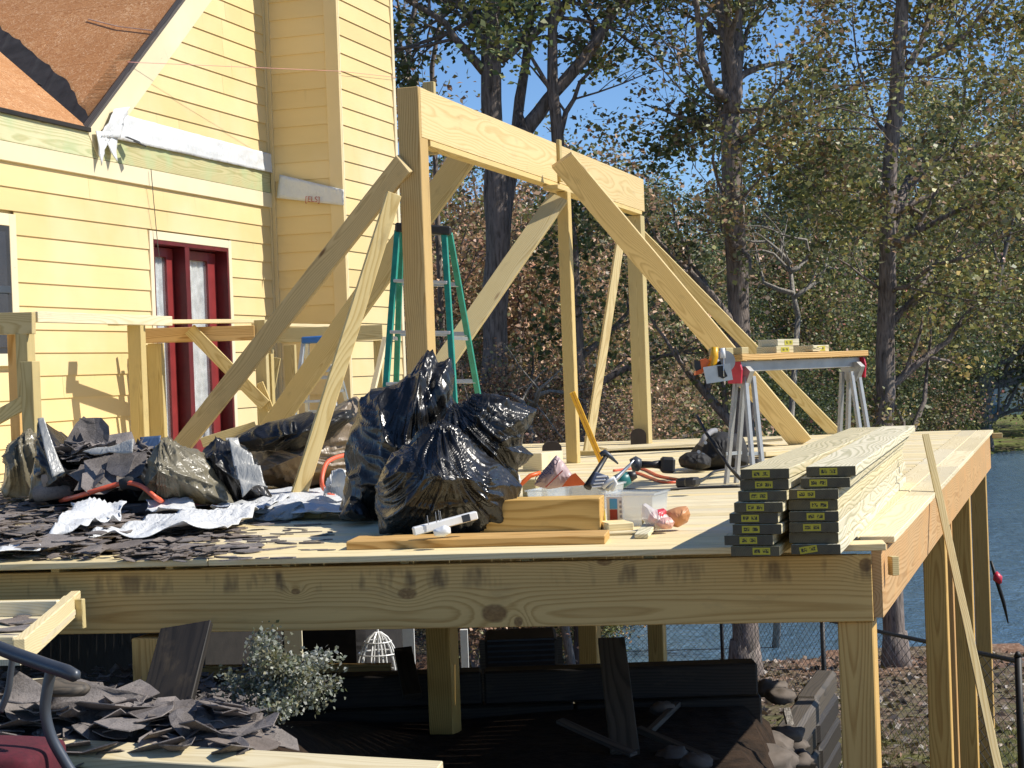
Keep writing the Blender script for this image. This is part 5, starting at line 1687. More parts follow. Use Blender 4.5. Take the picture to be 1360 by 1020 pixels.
fb = lump('bin_bag', [(509, 704), (511, 680), (507, 655), (516, 622), (530, 605), (552, 596), (575, 574), (588, 568), (606, 576), (640, 604), (668, 622), (694, 646), (684, 668), (672, 692), (640, 705), (570, 706)], (588, 622), 7.9, .42, BAG, 8, .026, 4.0, 64, 300,
          label='faceted black bin bag in front, slumped behind the square timber block', cat='bin bag', pull=(588, 572), tent=.85, folds=1.3)
sb_ = lump('bin_bag', [(446, 690), (456, 676), (466, 656), (474, 660), (484, 672), (500, 692)], (470, 676), 8.5, .14, BAG, 9, .012, 9.0, na=60, nr=12, label='small crumpled corner of black plastic at the foot of the tall bag', cat='plastic sheet', crease=(.13, .06, .03, 35))
m = MB(); m.box((0, 0, 0), (.035, .002, .05)); 

# ---------------------------------------------------------------- tarps and roofing rubble at the left
lump('tarp', [(314, 640), (328, 604), (345, 575), (372, 566), (410, 560), (440, 547), (470, 528), (486, 542), (492, 590), (500, 642), (400, 646)], (410, 600), 11.4, .5, TARPBR, 12, .024, 3.2, label='brown folded tarp heaped between the braces and the bin bags', cat='tarp', pull=(330, 590), folds=1.5, nr=40, na=200, tent=.6)
lump('tarp', [(296, 590), (340, 565), (400, 552), (462, 546), (466, 556), (430, 585), (380, 596), (330, 600)], (390, 575), 11.0, .25, TARPB, 14, .024, 4, label='black tarp fold lying over the brown tarp behind the narrow brace', cat='tarp', pull=(470, 545), folds=1.5, nr=40, na=200, tent=.6)
board_ = board('metal_flashing', at(322, 594, 10.95), at(425, 556, 11.0), .05, .05, Z, GREYMET); tag(board_, 'grey metal strip lying across the black tarp fold', 'metal strip')
lump('tarp', [(184, 665), (196, 642), (206, 618), (214, 594), (224, 587), (238, 597), (262, 602), (286, 622), (296, 645), (306, 666), (240, 668)], (228, 620), 9.5, .34, TARPK, 15, .024, 3.0, label='khaki tarp bundle bulging beside the foot of the long brace', cat='tarp', pull=(222, 588), folds=1.5, nr=40, na=200, tent=.75)
lump('tarp', [(256, 664), (266, 632), (274, 602), (290, 582), (302, 590), (320, 592), (336, 616), (348, 640), (364, 666), (318, 668)], (300, 612), 9.75, .34, TARPB, 16, .024, 3.5, label='black and shiny tarp heap right of the khaki tarp bundle', cat='tarp', pull=(296, 584), folds=1.5, nr=40, na=200, tent=.75)
cloth('tarp', 'crumpled silver tarp flap over the black tarp heap', 'tarp', [at(300, 592, 9.55), at(316, 588, 9.6), at(356, 656, 9.35), at(322, 664, 9.3)], 14, 34, TARPS, .05, 17, fr=5)
lump('tarp', [(44, 664), (50, 610), (53, 558), (60, 566), (80, 590), (110, 610), (150, 611), (180, 602), (196, 594), (203, 620), (210, 664), (120, 668)], (110, 622), 9.9, .40, TARPB, 18, .024, 3.0, label='black tarp sagging around the roofing rubble by the left post', cat='tarp', pull=(56, 560), folds=1.5, nr=40, na=200, tent=.7)
cloth('tarp', 'silver grey tarp edge folded over the black tarp', 'tarp', [at(50, 562, 9.55), at(58, 560, 9.55), at(86, 632, 9.45), at(70, 640, 9.4)], 6, 20, TARPS, .015, 3)
cloth('tarp', 'bright silver tarp fold hanging over the top of the rubble heap', 'tarp', [at(110, 607, 9.5), at(178, 592, 9.4), at(176, 604, 9.35), at(120, 613, 9.45)], 24, 6, TARPS, .03, 4)
cloth('tarp', 'blue tarp corner with a metal eyelet at the foot of the long brace', 'tarp', [at(186, 590, 10.0), at(214, 584, 10.0), at(208, 620, 9.9), at(198, 622, 9.9)], 10, 14, TARPBL, .03, 5)
m = MB(); 
ey = at(204, 617, 9.86)
pts = [ey + Vector((math.cos(a) * .013, 0, math.sin(a) * .013)) for a in np.linspace(0, 2 * math.pi, 14)]
m.tube(pts, .004, 6); o = m.build('eyelet', STEEL); tag(o, 'shiny metal eyelet at the corner of the blue tarp', 'eyelet')
lump('paper_sack', [(4, 650), (12, 615), (24, 592), (36, 574), (44, 580), (54, 600), (62, 645), (58, 668), (20, 668), (8, 662)], (36, 612), 10.6, .24, TARPK, 19, .024, 5, label='tan paper sack standing behind the left guardrail post', cat='sack', pull=(38, 570), folds=1.5, nr=40, na=200, tent=.7)
lump('tarp', [(56, 655), (60, 610), (78, 590), (100, 620), (110, 650), (100, 662)], (80, 635), 10.1, .2, TARPS, 20, .024, 5, label='pale grey tarp wall beside the left guardrail post', cat='tarp', pull=(70, 588), folds=1.5, nr=40, na=200, tent=.8)
# shingle pieces
rr = random.Random(4)
SH_M = []
SH_F = []
for i in range(30):
    mm = shard_mesh(rr, .105 if i < 12 else .085, .004, curl=.55 if i < 12 else .16)
    me = bpy.data.meshes.new('shingle_piece'); me.from_pydata(mm.v, [], mm.f); me.materials.append(FELT); (SH_M if i < 12 else SH_F).append(me)
def heap_h(x, y):
    """height of the rubble at a deck pixel's world position"""
    return 0
def shingle_at(x, y, zoff, s=1.0, tilt=.12, D=None, base=None, flat=False):
    p = at_z(x, y, 0) if D is None else at(x, y, D)
    if base is not None: p = base
    p = p + Z * zoff
    ob = bpy.data.objects.new('shingle_piece', rr.choice(SH_F if flat else SH_M))
    W = Matrix.Translation(p) @ Matrix.Rotation(rr.uniform(0, 6.28), 4, 'Z') @ Matrix.Rotation(rr.uniform(-tilt, tilt), 4, 'X') @ Matrix.Rotation(rr.uniform(-tilt, tilt), 4, 'Y') @ Matrix.Diagonal((s, s, 1, 1))
    return ob, W
rub = thing('shingle_heap', 'grey torn roofing shingles strewn over the left end of the deck', 'shingle heap', at_z(150, 690, 0))
n = 0
while n < 215:
    x, y = rr.uniform(-30, 400), rr.uniform(660, 742)
    if y > 752 - .05 * x: continue
    if x > 250 and rr.random() < (x - 250) / 140: continue
    if y < 664 + 0 * x and x > 320: continue
    ob, W = shingle_at(x, y, .004 + rr.random() ** 2 * (.075 if x < 170 else .02), rr.uniform(.5, 1.7) * (1 if x < 260 else .7), .14 if x < 200 else .04, flat=True)
    _link(ob, rub, W); n += 1
m = MB(); r2_ = random.Random(9)
for i in range(1500):
    x, y = r2_.uniform(-30, 330), r2_.uniform(655, 745)
    if x > 200 and r2_.random() < (x - 200) / 140: continue
    p = at_z(x, y, 0) + Z * (.004 + r2_.random() ** 2 * (.09 if x < 170 else .03))
    mm = shard_mesh(r2_, r2_.uniform(.012, .042), .003, 6, .4)
    W = Matrix.Translation(p) @ Matrix.Rotation(r2_.uniform(0, 6.28), 4, 'Z') @ Matrix.Rotation(r2_.uniform(-.25, .25), 4, 'X')
    m.add([W @ Vector(q) for q in mm.v], mm.f)
o = m.build('shingle_fragments', FELT, rub); o['kind'] = 'stuff'
# upright broken shingles in the tarp, and two rolled scraps
rub2 = thing('shingle_heap', 'dark broken shingles sticking up out of the black tarp by the wall', 'shingle heap', at_z(140, 640, 0))
for (x, y, s, ty, D) in ((128, 572, .8, 1.35, 9.9), (122, 585, .8, 1.1, 9.95), (109, 580, .7, 1.25, 10), (142, 590, .9, .5, 9.9), (95, 598, 1.0, .3, 9.95), (160, 592, .9, .25, 10), (120, 600, 1.5, .2, 9.8), (150, 600, 1.3, .15, 9.85), (105, 606, 1.2, .2, 9.8), (180, 598, 1.0, .2, 10.0), (150, 628, 1.3, .7, 9.45), (138, 636, 1.1, .8, 9.42), (160, 618, .9, .9, 9.42), (120, 632, .8, .7, 9.45), (115, 612, .8, .5, 9.9), (170, 606, .9, .3, 9.9)):
    ob = bpy.data.objects.new('shingle_piece', rr.choice(SH_M))
    W = Matrix.Translation(at(x, y, D)) @ Matrix.Rotation(rr.uniform(-.5, .5), 4, 'Z') @ Matrix.Rotation(ty, 4, 'X') @ Matrix.Rotation(rr.uniform(-.6, .6) + (1.2 if ty > 1 else 0), 4, 'Z') @ Matrix.Diagonal((s, s, 1, 1))
    _link(ob, rub2, W)
m = MB()
r3 = random.Random(5)
for i in range(420):
    x, y = r3.uniform(75, 195), r3.uniform(594, 612)
    mm = shard_mesh(r3, r3.uniform(.02, .06), .004)
    W = Matrix.Translation(at(x, y, r3.uniform(9.6, 10.2))) @ Matrix.Rotation(r3.uniform(0, 6.28), 4, 'Z') @ Matrix.Rotation(r3.uniform(-.6, .6), 4, 'X')
    m.add([W @ Vector(q) for q in mm.v], mm.f)
o = m.build('shingle_fragments', FELT, rub2); o['kind'] = 'stuff'
for (x0, y0, x1, y1, r_, lb) in ((48, 657, 98, 651, .045, 'rolled grey shingle scrap lying against the left guardrail post'), (62, 640, 100, 632, .055, 'curled shingle roll resting on top of the rolled scrap')):
    a, b_ = at(x0, y0, 9.75), at(x1, y1, 9.7)
    m = MB(); N = 22
    for i in range(N):
        pass
    m.tube([a, a.lerp(b_, .5) + Z * .01, b_], [r_, r_ * 1.12, r_ * .95], 12)
    o = m.build('shingle_roll', FELT, smooth=True); tag(o, lb, 'shingle roll')
# tent-like shingle piece under the cord
pk_ = at_z(163, 678, 0)
v = [at_z(100, 688, .01), at_z(230, 684, .01), at_z(265, 668, .01), at_z(120, 666, .01), at(158, 640, pk_.y + .3), at(178, 642, pk_.y + .3)]
cen = sum(v, Vector()) / 6
o = mk('shingle_sheet', [p - cen for p in v], [(0, 1, 5, 4), (1, 2, 5), (2, 3, 4, 5), (3, 0, 4)], FELT, None, Matrix.Translation(cen)); tag(o, 'large grey shingle sheet propped like a tent under the orange cord', 'shingle sheet')
m = MB(); p = at(174, 642, 9.3); m.tube([at(160, 644, 9.3), at(170, 641, 9.3), at(184, 644, 9.3), at(190, 648, 9.3)], [.03, .035, .035, .02], 8)
o = m.build('felt_scrap', BLACKFELT, smooth=True); tag(o, 'black felt scrap draped over the orange cord', 'felt scrap')
# white house wrap sheets on the deck
cloth('house_wrap_sheet', 'white printed house wrap sheet lying crumpled on the shingles', 'house wrap', [at_z(62, 718, .06), at_z(165, 706, .05), at_z(160, 668, .14), at_z(110, 680, .12)], 30, 18, WRAP, .05, 1, ragged=.06)
cloth('house_wrap_sheet', 'long white house wrap strip running to the foot of the narrow brace', 'house wrap', [at_z(105, 722, .03), at_z(300, 706, .03), at_z(380, 668, .05), at_z(240, 690, .05)], 50, 18, WRAP, .035, 2, ragged=.05)
cloth('house_wrap_sheet', 'white house wrap piece under the orange cord loops', 'house wrap', [at_z(280, 680, .03), at_z(470, 690, .02), at_z(455, 655, .03), at_z(340, 655, .05)], 40, 18, WRAP, .03, 3, ragged=.05)
cloth('house_wrap_sheet', 'small torn white sheet near the front edge at far left', 'house wrap', [at_z(0, 740, .03), at_z(48, 735, .03), at_z(62, 722, .05), at_z(8, 725, .05)], 20, 10, WRAP, .03, 4, ragged=.05)
cloth('house_wrap_sheet', 'small white scrap beside the big printed wrap sheet', 'house wrap', [at_z(200, 690, .03), at_z(265, 686, .03), at_z(250, 672, .05), at_z(195, 676, .06)], 20, 10, WRAP, .04, 6, ragged=.05)
cloth('house_wrap_sheet', 'crumpled grey and white plastic beside the small bag corner', 'house wrap', [at_z(428, 668, .02), at_z(462, 672, .02), at(458, 640, 9.3), at(440, 644, 9.3)], 16, 14, WRAP, .06, 8, ragged=.04, fr=6)
lump('house_wrap_roll', [(330, 705), (336, 690), (360, 678), (382, 668), (398, 662), (408, 672), (404, 692), (372, 704)], (372, 688), 8.9, .08, TARPS, 22, .012, 8, na=60, nr=12, label='grey plastic sheet bunched at the foot of the narrow brace', cat='plastic sheet', crease=(.13, .06, .03, 35))
# orange cord
cz = lambda x, y, z=.02: at_z(x, y, z)
cord('extension_cable', 'orange extension cord winding over the rubble to the bin bags', [cz(64, 668, .03), at(100, 660, 9.4), at(158, 643, 9.3), at(186, 645, 9.25), at(212, 664, 9.2), cz(240, 672), cz(290, 668), cz(340, 660), cz(380, 664), cz(372, 672), cz(340, 670), cz(335, 662), cz(375, 658), cz(420, 662), cz(445, 662), at(428, 645, 9.9), at(432, 618, 10.0), at(445, 608, 10.1), at(462, 604, 10.2)], .014, CORDR)
# plywood offcuts on the deck behind the braces
for (x, y, w_, l_, lb) in ((410, 650, .25, 1.1, 'thin plywood sheet lying behind the narrow brace'), (430, 668, .2, .9, 'second thin plywood strip in front of the plywood sheet')):
    p = at_z(x, y, .012); b_ = board('plywood_sheet', p - E1 * l_ / 2, p + E1 * l_ / 2, w_, .012, back, PINE_GOLD); tag(b_, lb, 'plywood')
# splinters and chips on the front deck boards
m = MB(); r4 = random.Random(12)
for i in range(260):
    x, y = r4.uniform(150, 960), r4.uniform(690, 745)
    if x > 440: continue
    if y > 752 - .028 * x: continue
    p = at_z(x, y, .004)
    W = Matrix.Translation(p) @ Matrix.Rotation(r4.gauss(0, .35), 4, 'Z')
    L = r4.uniform(.01, .10); wd = r4.uniform(.004, .022)
    m.prism([tuple((W @ Vector(q))[:2]) for q in ((-L, 0, 0), (-L * .3, -wd, 0), (L * .8, -wd * .6, 0), (L, wd * .3, 0), (0, wd, 0))], .001, .003 + r4.random() * .006)
o = m.build('shingle_fragments', FELT); tag(o, 'dark shingle scraps and splinters scattered along the front deck boards', 'debris', kind='stuff')

# ---------------------------------------------------------------- timber and tools on the front of the deck
GOLDB = wood('golden_block_pine', (.70, .47, .17), (.45, .27, .07), 55, 1.1, knotty=.15, warp=.1)
def px_board(name, label, cat, x0, y0, x1, y1, h, dep, mat, z0=0.0, parent=None, D=None):
    """box whose front bottom edge runs between two deck pixels"""
    a, b_ = at_z(x0, y0, z0), at_z(x1, y1, z0)
    e = (b_ - a).normalized(); k = Vector((-e.y, e.x, 0))
    o = board(name, a + k * dep / 2 + Z * h / 2, b_ + k * dep / 2 + Z * h / 2, dep, h, k, mat, parent, .004)
    if label: tag(o, label, cat)
    return o
px_board('timber_board', 'long flat board lying along the front edge of the deck', 'board', 460, 731, 804, 723, .038, .235, PINE_GOLD)
blk = px_board('timber_block', 'thick golden square timber block lying on the front of the deck', 'timber block', 637, 708, 798, 704.5, .145, .19, GOLDB, .0)
m = MB(); m.prism([(-.012, -.05), (.012, -.05), (.02, .01), (.008, .05), (-.004, .02)], 0, .003)
pb_ = at_z(802, 703, 0); kx_ = Vector((.3, .95, 0)).normalized()
m.build('yellow_tag', plain('yellow_paper', (.75, .6, .05), .6), blk, Matrix.Translation(at(803, 693, pb_.y + .06)) @ Matrix.Rotation(R(80), 4, 'Z') @ Matrix.Rotation(R(90), 4, 'X'))
px_board('timber_board', 'short pale board lying in front of the clear tubs', 'board', 808, 706, 842, 704, .035, .16, DECKW)
px_board('timber_board', 'thin pale trim strip lying in front of the clear tubs', 'board', 800, 712, 862, 710, .014, .05, DECKW)
px_board('timber_board', 'short offcut leaning beside the translucent snack bag', 'board', 862, 705, 888, 702, .05, .05, PINE)
o = board('timber_board', at_z(852, 712, .012), at_z(866, 694, .03), .06, .02, E1, STACKW); tag(o, 'tilted white-lit offcut propped beside the snack bag', 'board')
# broken bracket with nails
brk = thing('nailed_bracket', 'cream plastic bracket bristling with nails on the long front board', 'bracket', at_z(590, 714, .04))
a, b_ = at(549, 706, 7.2), at(633, 684, 7.3)
board('arm', a, b_, .035, .03, Z, WHITEPL, brk, .004)
lump('clamp_body', [(577, 712), (575, 704), (590, 697), (598, 700), (599, 708), (590, 713)], (587, 706), 7.17, .03, WHITEPL, 30, .003, 30, 8, 30, parent=brk, zmin=.04)
for (x, y, l_) in ((569, 697, .03), (580, 694, .035), (584, 692, .035), (586, 691, .03)):
    p = at(x, y, 7.2); m = MB(); m.tube([p, p + Z * l_ * 1.3 - Vector((.004, 0, 0))], .0018, 5); m.build('nail', STEEL, brk)
m = MB(); m.box((0, 0, 0), (.035, .03, .004)); m.build('grey_pad', GREYMET, brk, frame(at(616, 689, 7.24), at(622, 687.5, 7.24), Z) @ Matrix.Rotation(R(0), 4, 'X'))
def tub(label, x0, x1, yt, yb, dep, mat=CLEARPL, z0=0.0):
    a, b_ = at_z(x0, yb, z0), at_z(x1, yb, z0)
    t = thing('clear_tub', label, 'plastic tub', (a + b_) / 2)
    e = (b_ - a).normalized(); k = Vector((-e.y, e.x, 0))
    w_ = (b_ - a).length; h = (yb - yt) / F_PX * a.y
    c = (a + b_) / 2 + k * dep / 2
    W = Matrix(((e.x, k.x, 0, c.x), (e.y, k.y, 0, c.y), (0, 0, 1, z0), (0, 0, 0, 1)))
    m = MB(); s = .9; th = .003
    def ring(f, z, i=0): return [(-w_ / 2 * f + i, -dep / 2 * f + i, z), (w_ / 2 * f - i, -dep / 2 * f + i, z), (w_ / 2 * f - i, dep / 2 * f - i, z), (-w_ / 2 * f + i, dep / 2 * f - i, z)]
    v = ring(s, .002) + ring(1, h) + ring(1, h, th) + ring(s, .006, th)
    f = [(3, 2, 1, 0)]
    for r0 in (0, 4, 8):
        for i in range(4): f.append((r0 + i, r0 + (i + 1) % 4, r0 + 4 + (i + 1) % 4, r0 + 4 + i))
    f.append((12, 13, 14, 15))
    m.add(v, f); m.build('tub_body', mat, t, W)
    m = MB()
    for (cx, cy, sx, sy) in ((0, -dep / 2, w_ + .02, .012), (0, dep / 2, w_ + .02, .012), (-w_ / 2, 0, .012, dep), (w_ / 2, 0, .012, dep)): m.box((cx, cy, h), (sx, sy, .01))
    m.build('tub_rim', mat, t, W)
    return t, W, w_, h, dep
t1, W1, w1, h1, d1_ = tub('clear tub with a blue and dark red label beside the timber block', 803, 868, 657, 699, .24)
def label_patch(t, W, x, z, w_, h_, y, mat, nm): 
    m = MB(); m.box((x, y, z), (w_, .002, h_)); return m.build(nm, mat, t, W)
LBL = plain('label_blue', (.06, .33, .68), .5, var=.05); LBR = plain('label_dark_red', (.26, .025, .03), .5, var=.05); LBW = plain('label_white', (.75, .75, .76), .5, var=.03)
yy_ = -d1_ / 2 * .955 - .006
label_patch(t1, W1, -.065, .075, .075, .12, yy_, LBW, 'paper_label')
label_patch(t1, W1, -.070, .103, .036, .046, yy_ - .003, LBL, 'blue_panel')
label_patch(t1, W1, -.070, .052, .036, .05, yy_ - .003, LBR, 'red_panel')
for k in range(4):
    label_patch(t1, W1, -.036, .045 + .022 * k, .010, .012, yy_ - .003, plain('label_grey', (.3, .3, .34), .5), 'small_print')
t2, W2, w2_, h2, d2_ = tub('clear tub full of hand tools behind the timber block', 726, 806, 646, 676, .26)
t3, W3, w3_, h3, d3_ = tub('shallow clear lid tray behind the left end of the timber block', 700, 738, 652, 668, .2)
m = MB(); m.box((0, 0, 0), (.26, .02, .12)); 
px_board('timber_board', 'short greenish offcut standing behind the tool tub', 'board', 694, 660, 712, 660, .10, .05, PINE_G)
px_board('timber_board', 'pale offcut lying behind the tool tub', 'board', 760, 664, 800, 662, .07, .08, PINE_G)
# contents of the tool tub
def stick(name, label, cat, pts, r, mat, n=8, parent=None):
    m = MB(); m.tube([at(*p) for p in pts], r, n); o = m.build(name, mat, parent, smooth=True)
    if label: tag(o, label, cat)
    return o
ham = thing('hammer', 'black handled hammer standing head up in the tool tub', 'hammer', at(800, 650, 8.6))
stick('handle', None, None, [(780, 647, 8.5), (790, 630, 8.55), (805, 606, 8.6)], [.022, .016, .012], BLACKPL, 8, ham)
stick('head', None, None, [(797, 604, 8.6), (803, 601, 8.6), (809, 605, 8.6), (821, 616, 8.6)], [.012, .017, .012, .004], GREYMET, 8, ham)
gr = thing('tool_grip', 'dark ridged grip tool beside the hammer in the tub', 'tool', at(798, 640, 8.4))
pts = [at(787, 650, 8.4), at(803, 628, 8.4)]
board('grip', at(793, 648, 8.38), at(800, 630, 8.4), .075, .03, Vector((1, 0, .4)), plain('slate_blue_plastic', (.10, .12, .17), .5), gr, .006)
for k in range(4): board('grip_rib', at(786 + 2 * k, 647 - 4.5 * k, 8.35), at(800 + 2 * k, 646 - 4.5 * k, 8.35), .008, .01, Z, LBW, gr, .002)
stick('pry_bar', 'thin steel pry bar leaning out of the tool tub', 'pry bar', [(806, 650, 8.4), (820, 634, 8.45), (836, 618, 8.5), (842, 611, 8.5)], [.014, .012, .008, .003], STEEL)
stick('tape_handle', 'pale curved plastic handle on the tool tub rim', 'tool', [(800, 648, 8.3), (808, 640, 8.3), (815, 636, 8.3), (818, 642, 8.3), (812, 652, 8.3)], [.01, .012, .014, .012, .008], WHITEPL)
# yellow folding level
yl = at(760, 520, 9.4); yb_ = at_z(800, 616, 0)
yl = at(760, 521, yb_.y - .1)
lev = thing('spirit_level', 'yellow spirit level propped upright between the posts', 'level', yb_)
board('level_body', yl, yb_, .045, .03, Vector((1, 0, 0)), YELPL, lev, .003)
board('level_groove', yl + Vector((0, -.017, 0)), yb_ + Vector((0, -.017, 0)), .006, .004, Vector((1, 0, 0)), plain('ochre_plastic', (.45, .22, .02), .5), lev, .001)
# printed plastic bag with orange corner
pbag = thing('printed_bag', 'translucent pink plastic bag with dark print standing behind the tubs', 'plastic bag', at_z(735, 662, 0))
Db = 8.75
lump('bag_body', [(708, 645), (716, 632), (727, 618), (739, 603), (750, 614), (761, 630), (766, 640), (750, 646), (728, 650)], (737, 630), Db, .05, plastic_bag('dusty_pink_plastic', (.46, .33, .32), .35, .25), 33, .008, 12, 22, 90, parent=pbag, crease=(.09, .05, .010, 25), tent=.4)
INK = plain('dark_blue_ink', (.05, .05, .12), .6); INKR = plain('red_ink', (.5, .08, .06), .6)
text_mesh('GHERTO', .038, INK, pbag, ff(726, 625, Db - .062) @ Matrix.Rotation(R(42), 4, 'Z'))
m = MB(); m.prism([(-.06, -.003), (.06, -.003), (.06, .003), (-.06, .003)], 0, .001); m.build('printed_line', INKR, pbag, ff(736, 636, Db - .066) @ Matrix.Rotation(R(42), 4, 'Z'))
m = MB(); m.prism([(-.006, -.006), (.006, -.006), (0, .008)], 0, .001); m.build('printed_mark', INK, pbag, ff(731, 628, Db - .066))
mm = MB(); mm.prism(pxpoly([(748, 645), (759, 632), (764, 630), (776, 644)], 760, 640), -.01, .01)
o = mm.build('orange_wedge', ORANGE, None, ff(760, 640, 8.7)); tag(o, 'bright orange plastic corner beside the printed pink bag', 'plastic piece')
stick('scraper', 'scraper with orange handle lying left of the printed bag', 'scraper', [(684, 649, 8.75), (692, 643, 8.75), (704, 632, 8.78), (718, 628, 8.8)], [.008, .012, .012, .011], ORANGE)
lump('plastic_scrap', [(676, 644), (680, 634), (690, 628), (694, 640), (688, 648)], (684, 638), 8.6, .03, WRAP, 41, .01, 14, 8, 30, label='crumpled clear plastic scrap at the right foot of the wide bag', cat='plastic scrap', crease=(.09, .05, .010, 25), tent=.4)
# snack bag
sn = thing('snack_bag', 'translucent snack bag with red and tan wrappers on the deck', 'plastic bag', at_z(885, 703, 0))
lump('bag_film', [(853, 690), (852, 672), (858, 668), (868, 676), (885, 683), (893, 695), (888, 702), (866, 704)], (870, 690), 7.55, .06, SOFTCLEAR, 44, .012, 10, 22, 90, parent=sn, crease=(.09, .05, .010, 25), tent=.4)
lump('red_wrapper', [(862, 692), (866, 682), (880, 675), (886, 680), (880, 690), (870, 696)], (873, 686), 7.55, .035, plain('red_wrapper_print', (.70, .07, .09), .35), 45, .012, 12, 18, 72, parent=sn, crease=(.09, .05, .010, 25), tent=.4)
lump('pink_wrapper', [(870, 697), (876, 688), (890, 686), (897, 694), (892, 703), (880, 704)], (883, 696), 7.5, .04, plain('pale_pink_wrapper', (.72, .42, .36), .4), 46, .014, 12, 18, 72, parent=sn, crease=(.09, .05, .010, 25), tent=.4)
lump('tan_wrapper', [(880, 679), (896, 674), (912, 671), (918, 684), (914, 695), (900, 702), (890, 700), (886, 690)], (902, 687), 7.6, .05, plain('tan_wrapper_print', (.60, .28, .12), .4), 47, .012, 11, 20, 80, parent=sn, crease=(.09, .05, .010, 25), tent=.4)
# grinder, charger and cords
g_ = thing('angle_grinder', 'black angle grinder lying on the shaded deck boards', 'power tool', at_z(870, 622, 0))
stick('gear_head', None, None, [(838, 618, 10.9), (846, 616, 10.9), (852, 616, 10.9)], [.04, .05, .03], GREYMET, 12, g_)
stick('body', None, None, [(851, 617, 10.9), (866, 617, 10.9), (877, 617, 10.9)], [.024, .022, .03], BLACKPL, 10, g_)
board('battery', at(877, 617, 10.9), at(896, 618, 10.9), .10, .10, Z, BLACKPL, g_, .015)
c_ = thing('cordless_drill', 'teal and black drill lying beside the tool tub', 'power tool', at_z(825, 640, 0))
stick('motor_body', None, None, [(816, 640, 9.6), (826, 638, 9.6), (836, 634, 9.6)], [.035, .045, .035], plain('teal_plastic', (.02, .16, .16), .4), 12, c_)
stick('chuck', None, None, [(834, 634, 9.6), (845, 630, 9.6)], [.035, .02], BLACKPL, 10, c_)
ch = thing('charger_block', 'black charger block on the deck beside the black cord', 'charger', at_z(915, 645, 0))
board('block', at_z(901, 641, .03), at_z(925, 641, .03), .10, .055, back, BLACKPL, ch, .012)
board('battery', at_z(912, 640, .075), at_z(927, 640, .075), .09, .05, back, BLACKPL, ch, .012)
cord('power_cable', 'black power cord running from the charger block to the lumber stack', [cz(925, 640), cz(938, 634), cz(950, 626), cz(975, 622), cz(1000, 618)], .008, CORDB)
cord('power_cable', 'black cord lying across the shaded deck boards', [cz(780, 650, .008), cz(830, 650, .008), cz(870, 651, .008), cz(920, 648, .008), cz(985, 646, .008)], .008, CORDB)
cord('red_cable', 'thin red cord looping over the shaded deck boards', [cz(815, 625, .008), cz(850, 622, .008), cz(875, 632, .008), cz(905, 638, .008), cz(880, 640, .008), cz(845, 628, .008), cz(825, 632, .008)], .009, CORDR)
cord('black_hose', 'black hose hanging in an arc from the tool bag to the lumber stack', [at(925, 552, 10.6), at(938, 575, 10.4), at(958, 605, 10.3), at(972, 624, 10.2), cz(990, 640, .01), cz(1015, 640, .01)], .011, CORDB)
# black tool bag
tbg = thing('tool_bag', 'bulky black tool bag on the deck behind the sawhorse legs', 'tool bag', at_z(945, 624, 0))
lump('bag_body', [(918, 622), (916, 606), (925, 590), (940, 574), (960, 572), (985, 576), (994, 600), (992, 622), (960, 625)], (955, 600), 11.9, .22, CANVAS, 50, .03, 5, parent=tbg, crease=(.10, .06, .02, 25))
lump('side_pouch', [(899, 612), (904, 605), (912, 600), (930, 600), (946, 608), (944, 622), (925, 625), (904, 622)], (922, 613), 11.6, .12, CANVAS, 51, .022, 8, 14, 60, parent=tbg, crease=(.10, .06, .02, 25))
stick('strap', None, None, [(930, 592, 11.6), (936, 580, 11.6), (945, 573, 11.7), (950, 572, 11.8)], .02, plain('grey_strap', (.25, .25, .26), .7), 8, tbg)
for (x, y) in ((937, 588), (928, 600), (934, 604)):
    m = MB(); m.tube([at(x, y, 11.56), at(x, y, 11.55)], .012, 8); m.build('rivet', STEEL, tbg)
lump('knee_pad', [(988, 618), (992, 612), (1005, 609), (1016, 612), (1012, 619), (1000, 622)], (1002, 615), 12.4, .08, CANVAS, 52, .006, 9, 10, 36, label='black pad lying beside the sawhorse leg', cat='pad')
def arch(label, x0, x1, yt, yb, D, th=.02):  # dark plate with a rounded top at a post foot
    pts = [(x0, yb), (x1, yb), (x1, yt + 10)] + [((x0 + x1) / 2 + (x1 - x0) / 2 * math.cos(a), yt + 9 - 9 * math.sin(a)) for a in np.linspace(.3, math.pi - .3, 7)] + [(x0, yt + 10)]
    kk = D / F_PX; cx, cy = (x0 + x1) / 2, yb
    m = MB(); m.prism([((x - cx) * kk, (cy - y) * kk) for x, y in pts], -th, 0)
    o = m.build('round_top_plate', DARKRUST, None, ff(cx, yb, D)); tag(o, label, 'kneeling board')
arch('black round-topped plate leaning at the foot of the far post', 838, 859, 569, 595, 15.9)
arch('black round-topped plate standing left of the middle post', 721, 747, 586, 621, 12.6, .06)
px_board('timber_board', 'pale board standing on edge left of the black round-topped plate', 'board', 694, 626, 720, 626, .13, .3, DECKW)
# raised wide boards at the back of the deck
b_ = board('timber_board', at_z(800, 596, .03), at_z(1030, 583, .05), .45, .02, back, DECKW); tag(b_, 'wide loose board lying at the back edge of the deck', 'board')
b_ = board('timber_board', at_z(1005, 603, .03), at_z(1070, 598, .03), .2, .035, back, DECKW); tag(b_, 'short loose board lying behind the sawhorse', 'board')
